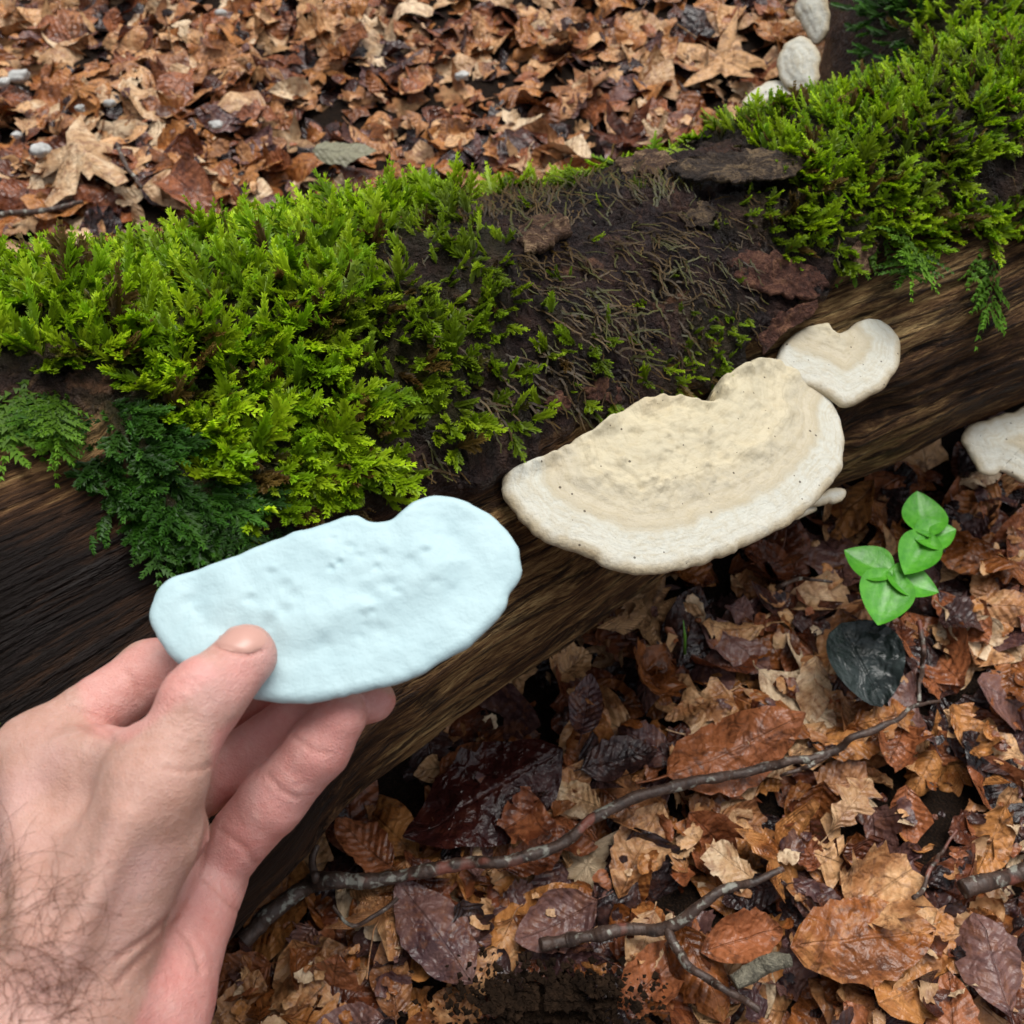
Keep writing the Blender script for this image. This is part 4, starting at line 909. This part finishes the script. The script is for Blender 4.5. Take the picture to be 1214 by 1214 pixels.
# dry husk on the moss
hh, hn = hit(1153, 224); hh = hh+hn*.010; th = np.linspace(0, 2*np.pi, 24, endpoint=False); V = []
zx = nrm(CO-hh)*.6+hn*.6; zx = nrm(zx); ex = nrm(np.cross(zx, [0, 0, 1])); ey = np.cross(zx, ex)
for r_, z_ in ((.004, 0), (.010, .003), (.0125, .010), (.0118, .016), (.009, .0155), (.0085, .008), (.003, .003)):
    rr = r_*(1+.16*np.sin(th*4)+.05*np.sin(th*11)); zq = z_*(1+.15*np.cos(th*4)*(z_ > .012)); V.append(hh+ex*(np.cos(th)*rr)[:, None]+ey*(np.sin(th)*rr)[:, None]+zx*zq[:, None])
o = mesh_obj('beech_husk', np.vstack(V), grid_faces(7, 24, True), M_husk); tag(o, 'black dried open nut husk resting on the moss', 'husk')

# ------------------------------------------------------------------ the cast
CAST = [(178, 735), (182, 712), (200, 688), (235, 676), (270, 664), (310, 648), (345, 634), (370, 628), (395, 618), (420, 612), (438, 620), (462, 618), (476, 608), (495, 594), (520, 588), (550, 594), (580, 610), (603, 632), (616, 656), (618, 682), (605, 704), (600, 722), (580, 744), (560, 764), (530, 782), (500, 800), (470, 812), (440, 818), (400, 828), (360, 835), (325, 832), (295, 826), (250, 805), (215, 790), (195, 768)]
tl = math.radians(20); ncam = nrm(RT*.05+UP*math.sin(tl)-FW*math.cos(tl))
mpc, nc = plane_map(P(360, 830, .3535), ncam)
cpts = [(p_[0], p_[1]) for p_ in np.c_[rng.uniform(225, 560, 70), rng.uniform(630, 790, 70)] if inpoly(np.array([p_[0]]), np.array([p_[1]]), [(220, 740), (230, 700), (380, 645), (430, 640), (500, 650), (540, 680), (500, 740), (420, 770), (330, 770), (280, 730)])[0]]
def cb(p3, rim, d):
    global pn0
    pn0 = nc
    k = sstep(.014, .024, rim); r = k*(.0013*fbm(p3*45, 3, 81))
    g = np.abs(fbm(p3*85, 2, 82)); r = r+dents(p3, cpts, mpc, .00062, .0021, 6)
    return r-.0007*np.exp(-((rim-.016)/.005)**2)+.0006*np.exp(-((rim-.027)/.004)**2)+.0010*fbm(p3*30, 2, 84)+.0005*fbm(p3*120, 2, 85)
cast = slab('fungus_cast', CAST, mpc, nc, lambda d, r, p, q: .0030+.0022*np.clip(r/.03, 0, 1), lambda d, r, p, q: .0036+0*r, M_cast, (.42, 1.02), 260, 70, (400, 715), cb, 2., edge_r=.0034, seed=9)
tag(cast, 'pale blue white cast of the fungus held between thumb and fingers', 'cast')

# ------------------------------------------------------------------ the hand (one continuous surface grown from a distance field)
def J(u, v, d): return np.array([(u-607)/FPX*d, (607-v)/FPX*d, d])
class Field:
    def __init__(s, lo, hi, h):
        s.lo = np.array(lo); s.h = h; s.n = np.ceil((np.array(hi)-s.lo)/h).astype(int)+1
        s.ax = [s.lo[k]+h*np.arange(s.n[k]) for k in range(3)]
    def new(s): return np.full(s.n, .03, np.float32)
    def box(s, lo, hi):
        a = np.clip(((np.array(lo)-s.lo)/s.h).astype(int), 0, s.n-1); b = np.clip(((np.array(hi)-s.lo)/s.h).astype(int)+1, 1, s.n)
        return tuple(slice(a[k], b[k]) for k in range(3))
    def cone(s, F, a, b, r0, r1, k, sub=False, m=.028):
        rm = max(r0, r1)+m; sl = s.box(np.minimum(a, b)-rm, np.maximum(a, b)+rm)
        X, Y, Z = np.meshgrid(s.ax[0][sl[0]], s.ax[1][sl[1]], s.ax[2][sl[2]], indexing='ij')
        ab = b-a; L2 = ab@ab; t = np.clip(((X-a[0])*ab[0]+(Y-a[1])*ab[1]+(Z-a[2])*ab[2])/(L2+1e-12), 0, 1)
        d = np.sqrt((X-a[0]-t*ab[0])**2+(Y-a[1]-t*ab[1])**2+(Z-a[2]-t*ab[2])**2)-(r0+(r1-r0)*t)
        cur = F[sl]
        if sub: hq = np.clip(.5-.5*(cur+d)/k, 0, 1); F[sl] = cur*(1-hq)+(-d)*hq+k*hq*(1-hq)
        else: hq = np.clip(.5+.5*(d-cur)/k, 0, 1); F[sl] = d*hq*0+(d*(hq*0+1))*0+(cur*(1-hq)*0)+np.where(True, d*(1-hq)+cur*hq-k*hq*(1-hq), 0)
    def union(s, A, B_, k):
        hq = np.clip(.5+.5*(B_-A)/k, 0, 1); return B_*(1-hq)+A*hq-k*hq*(1-hq)
def surface_nets(F, lo, h):
    s = F < 0; n = np.array(F.shape)
    c = np.zeros(n-1, np.int8)
    for dx in (0, 1):
        for dy in (0, 1):
            for dz in (0, 1): c += s[dx:n[0]-1+dx, dy:n[1]-1+dy, dz:n[2]-1+dz]
    act = (c > 0) & (c < 8); ids = -np.ones(n-1, np.int64); I = np.argwhere(act); ids[act] = np.arange(len(I))
    acc = np.zeros((len(I), 3)); num = np.zeros(len(I)); cor = [(a, b, d) for a in (0, 1) for b in (0, 1) for d in (0, 1)]
    for a in range(8):
        for k in range(3):
            if cor[a][k]: continue
            b = list(cor[a]); b[k] = 1; va = F[I[:, 0]+cor[a][0], I[:, 1]+cor[a][1], I[:, 2]+cor[a][2]]; vb = F[I[:, 0]+b[0], I[:, 1]+b[1], I[:, 2]+b[2]]
            m = (va < 0) != (vb < 0); t = va[m]/(va[m]-vb[m]); p = np.tile(np.array(cor[a], float), (m.sum(), 1)); p[:, k] += t; acc[m] += p; num[m] += 1
    V = lo+h*(I+acc/num[:, None]); Q = []
    for k in range(3):
        s1 = [slice(None)]*3; s2 = [slice(None)]*3; s1[k] = slice(0, -1); s2[k] = slice(1, None); cr = s[tuple(s1)] != s[tuple(s2)]; E_ = np.argwhere(cr); a, b = [(1, 2), (2, 0), (0, 1)][k]
        E_ = E_[(E_[:, a] > 0) & (E_[:, b] > 0) & (E_[:, a] < n[a]-1) & (E_[:, b] < n[b]-1)]
        o = [E_.copy() for _ in range(4)]; o[1][:, a] -= 1; o[2][:, a] -= 1; o[2][:, b] -= 1; o[3][:, b] -= 1
        q = np.stack([ids[x[:, 0], x[:, 1], x[:, 2]] for x in o], 1); fl = s[E_[:, 0], E_[:, 1], E_[:, 2]]; q[~fl] = q[~fl][:, ::-1]; Q.append(q)
    return V, np.vstack(Q)

HRES = .0011
wristR, wristU = J(62, 1215, .318), J(150, 1222, .340)
thumb = [J(112, 1085, .326), J(183, 932, .326), J(244, 826, .337), J(291, 771, .3465)]
index = [J(42, 893, .362), J(178, 797, .381), J(285, 770, .384), J(350, 762, .380)]
middle = [J(108, 928, .392), J(215, 872, .418), J(306, 826, .408), J(385, 798, .390)]
ring = [J(170, 990, .398), J(272, 908, .393), J(358, 846, .387), J(443, 830, .382)]
little = [J(240, 1043, .386), J(324, 948, .378), J(378, 886, .373), J(404, 850, .3705)]
FL = Field([-.235, -.36, .22], [-.035, -.02, .43], HRES)
def chain(pts, rs, k=.004):
    F = FL.new()
    for i in range(len(pts)-1): FL.cone(F, pts[i], pts[i+1], rs[i], rs[i+1], k)
    return F
Hf = FL.new()
fa = [J(-25, 1560, .275), J(70, 1560, .295)]
for a, b, r0, r1, k in [(fa[0], wristR, .032, .023, .012), (fa[1], wristU, .032, .0215, .012), (wristR, wristU, .022, .0205, .012),
                        (wristR, index[0], .021, .0135, .012), (wristR*.5+wristU*.5, middle[0], .020, .0125, .012), (wristU, ring[0], .019, .0125, .012), (wristU, little[0], .0185, .0130, .012),
                        (J(185, 1165, .345), little[0], .016, .0135, .012), (wristR, thumb[0], .021, .0195, .010), (thumb[0], thumb[1], .0195, .0140, .008), (J(140, 1040, .330), J(196, 990, .334), .017, .0135, .008),
                        (J(95, 985, .345), J(120, 905, .352), .017, .011, .012)]:
    FL.cone(Hf, a, b, r0, r1, k)
for pts, rs, k in [(index, (.0125, .0112, .0098, .0082), .006), (middle, (.0120, .0108, .0096, .0080), .003), (ring, (.0118, .0104, .0094, .0080), .0028), (little, (.0122, .0116, .0108, .0092), .0032), (thumb[1:], (.0140, .0116, .0088), .007)]:
    Hf = FL.union(Hf, chain(pts, rs), k)
# thumb knuckle, thumb pad, web skin, tendon ridges
FL.cone(Hf, J(222, 826, .3325), J(236, 812, .3335), .0078, .0070, .006)
FL.cone(Hf, J(268, 812, .340), J(298, 782, .3455), .0085, .0078, .005)
FL.cone(Hf, J(60, 905, .352), J(165, 900, .338), .009, .010, .012)
FL.cone(Hf, J(40, 1120, .306), J(25, 930, .344), .0030, .0030, .010)
FL.cone(Hf, J(70, 1150, .300), J(150, 975, .311), .0030, .0028, .010)
# creases (shallow valleys)
CRE = [(J(245, 975, .362), J(196, 1102, .330), .0022), (J(196, 1102, .327), J(140, 1160, .316), .0020), (J(205, 1092, .332), J(235, 1150, .333), .0012),
       (J(312, 926, .372), J(345, 958, .370), .0011), (J(362, 872, .3655), J(392, 900, .366), .0011), (J(285, 985, .374), J(318, 1020, .376), .0013), (J(248, 1050, .365), J(292, 1092, .372), .0011), (J(262, 1000, .372), J(290, 1020, .372), .0010),
       (J(125, 868, .3445), J(165, 905, .330), .0018)]
V, Q = surface_nets(Hf, FL.lo, HRES)
for _ in range(2):   # light smoothing of the lattice
    acc = np.zeros_like(V); cn = np.zeros(len(V))
    for a in range(4):
        b = (a+1) % 4; np.add.at(acc, Q[:, a], V[Q[:, b]]); np.add.at(cn, Q[:, a], 1); np.add.at(acc, Q[:, b], V[Q[:, a]]); np.add.at(cn, Q[:, b], 1)
    V = V*.45+acc/np.maximum(cn, 1)[:, None]*.55
hu, hv = 607+FPX*V[:, 0]/V[:, 2], 607-FPX*V[:, 1]/V[:, 2]
fn = np.cross(V[Q[:, 1]]-V[Q[:, 0]], V[Q[:, 2]]-V[Q[:, 0]]); vn = np.zeros_like(V)
for a in range(4): np.add.at(vn, Q[:, a], fn)
vn = nrm(vn)
if np.mean(np.einsum('ij,ij->i', vn, V-V.mean(0))) < 0: vn = -vn; Q = Q[:, ::-1]
# creases: lines in the skin, pressed in along the normal
CL = [([(250, 972), (238, 1020), (222, 1060), (198, 1100)], 5, .0009), ([(205, 1085), (175, 1112), (140, 1135)], 4, .0010), ([(200, 1105), (165, 1140), (140, 1165)], 5, .0008), ([(205, 1095), (228, 1120), (238, 1150)], 4, .0006),
      ([(318, 918), (335, 938), (352, 946)], 3, .0006), ([(348, 872), (368, 888), (388, 893)], 3, .0006), ([(262, 985), (288, 1005), (302, 1024)], 4, .0007), ([(235, 1035), (262, 1060), (280, 1080)], 3, .0006),
      ([(95, 860), (118, 870), (130, 878)], 4, .0008), ([(80, 838), (110, 850), (132, 872)], 4, .0006), ([(150, 795), (160, 812), (168, 830)], 3, .0006), ([(195, 912), (225, 914), (250, 908)], 3, .0005), ([(256, 765), (268, 768), (290, 776), (311, 772)], 2.5, .0009),
      ([(213, 808), (228, 818), (240, 838)], 3, .0003), ([(220, 800), (236, 812), (250, 830)], 3, .0003)]
crease = np.zeros(len(V)); pressed = np.zeros(len(V)); front = vn[:, 2] < .25
for pts, wd, dep in CL:
    pl = smooth_closed(np.array(pts, float), 24, False); d = polydist(np.c_[hu, hv], pl, False); g = np.exp(-(d/wd)**2)*front; near = d < wd*3
    pressed += g*dep; crease = np.maximum(crease, g*np.clip(dep/.001, .3, .9))
V = V-vn*pressed[:, None]
V = V+vn*(.00035*fbm(V*160, 3, 91))[:, None]
# palmar skin is pinker
PALM = [(252, 975), (200, 1105), (150, 1240), (300, 1260), (330, 1050), (480, 830), (380, 790), (250, 870)]
pink = np.clip(inpoly(hu, hv, PALM)*.9+.75*np.exp(-(np.hypot(hu-292, hv-800)/45)**2)+.7*inpoly(hu, hv, [(90, 810), (200, 740), (260, 800), (150, 880), (110, 870)]), 0, 1)
for _ in range(6):
    acc = np.zeros(len(V)); cn = np.zeros(len(V))
    for a in range(4):
        b = (a+1) % 4; np.add.at(acc, Q[:, a], pink[Q[:, b]]); np.add.at(cn, Q[:, a], 1); np.add.at(acc, Q[:, b], pink[Q[:, a]]); np.add.at(cn, Q[:, b], 1)
    pink = pink*.4+.6*acc/np.maximum(cn, 1)
HWld = CO+V[:, :1]*RT+V[:, 1:2]*UP+V[:, 2:]*FW
# camera axes (right, up, forward) are left handed: flip the winding
hand = mesh_obj('hand', HWld, Q[:, ::-1].copy(), M_skin, attrs={'pink': pink, 'crease': crease, 'hairy': 0*pink})
tag(hand, 'bare left hand and hairy wrist reaching in to hold the pale cast', 'hand')
HB = bvh_of(hand)
# thumb nail
nb_, na_ = 12, 14; vv_ = []
c0, e1, e2 = np.array([286., 758.]), np.array([28., 4.]), np.array([7., -15.])
okk = []
for i in range(nb_+1):
    for j in range(na_+1):
        a = -1+2*j/na_; b = -1+2*i/nb_; a2 = a*math.sqrt(1-b*b*.45); b2 = b*math.sqrt(1-a*a*.35); q = c0+e1*a2+e2*b2; h, n_ = hit(q[0], q[1], HB)
        if h is None: okk.append(False); vv_.append(np.zeros(3)); continue
        n_ = n_ if n_@(CO-h) > 0 else -n_; okk.append(True); vv_.append(h+n_*(.00015+.0003*(1-a*a)*(1-b*b)))
fs = [f for f in grid_faces(nb_+1, na_+1).tolist() if all(okk[k] for k in f)]
if fs:
    used = sorted({k for f in fs for k in f}); mpx = {k: i for i, k in enumerate(used)}
    mesh_obj('thumb_nail', np.array([vv_[k] for k in used]), [[mpx[k] for k in f] for f in fs], M_nail, hand)
# wrist hair
hv_, hf2, n0 = [], [], 0
for k in range(250):
    u, v = rng.uniform(-25, 105), rng.uniform(1010, 1235)
    if rng.random() > sstep(980, 1120, v)*sstep(135, 60, u+(1100-v)*.15): continue
    pts = []; ang = rng.normal(-.9, .75) if v < 1110 else rng.normal(-.35, .8); cur = rng.normal(0, .05); L = rng.uniform(45, 105); n_s = 9; x, y = u, v; lift = rng.uniform(.0006, .003)
    for s_ in range(n_s):
        h, n_ = hit(x, y, HB)
        if h is None: break
        n_ = n_ if n_@(CO-h) > 0 else -n_; tq = s_/(n_s-1); pts.append(h+n_*(lift*math.sin(math.pi*min(1, tq*1.05))+.0001)); x += L/n_s*math.cos(ang); y += L/n_s*math.sin(ang); ang += cur+rng.normal(0, .06)+(.09 if cur > 0 else -.09)
    if len(pts) < 5: continue
    v_, f_ = tube(smooth_closed(pts, 14, False), np.linspace(.00009, .00004, 14), 3); hv_.append(v_); hf2 += [[a+n0 for a in f] for f in f_]; n0 += len(v_)
o = mesh_obj('wrist_hair', np.vstack(hv_), hf2, M_hair, hand); o['kind'] = 'stuff'
print('verts hand', len(V), 'litter', sn, 'leaves', cnt, 'moss', {k: len(x) for k, x in mi.items()}, len(hang))
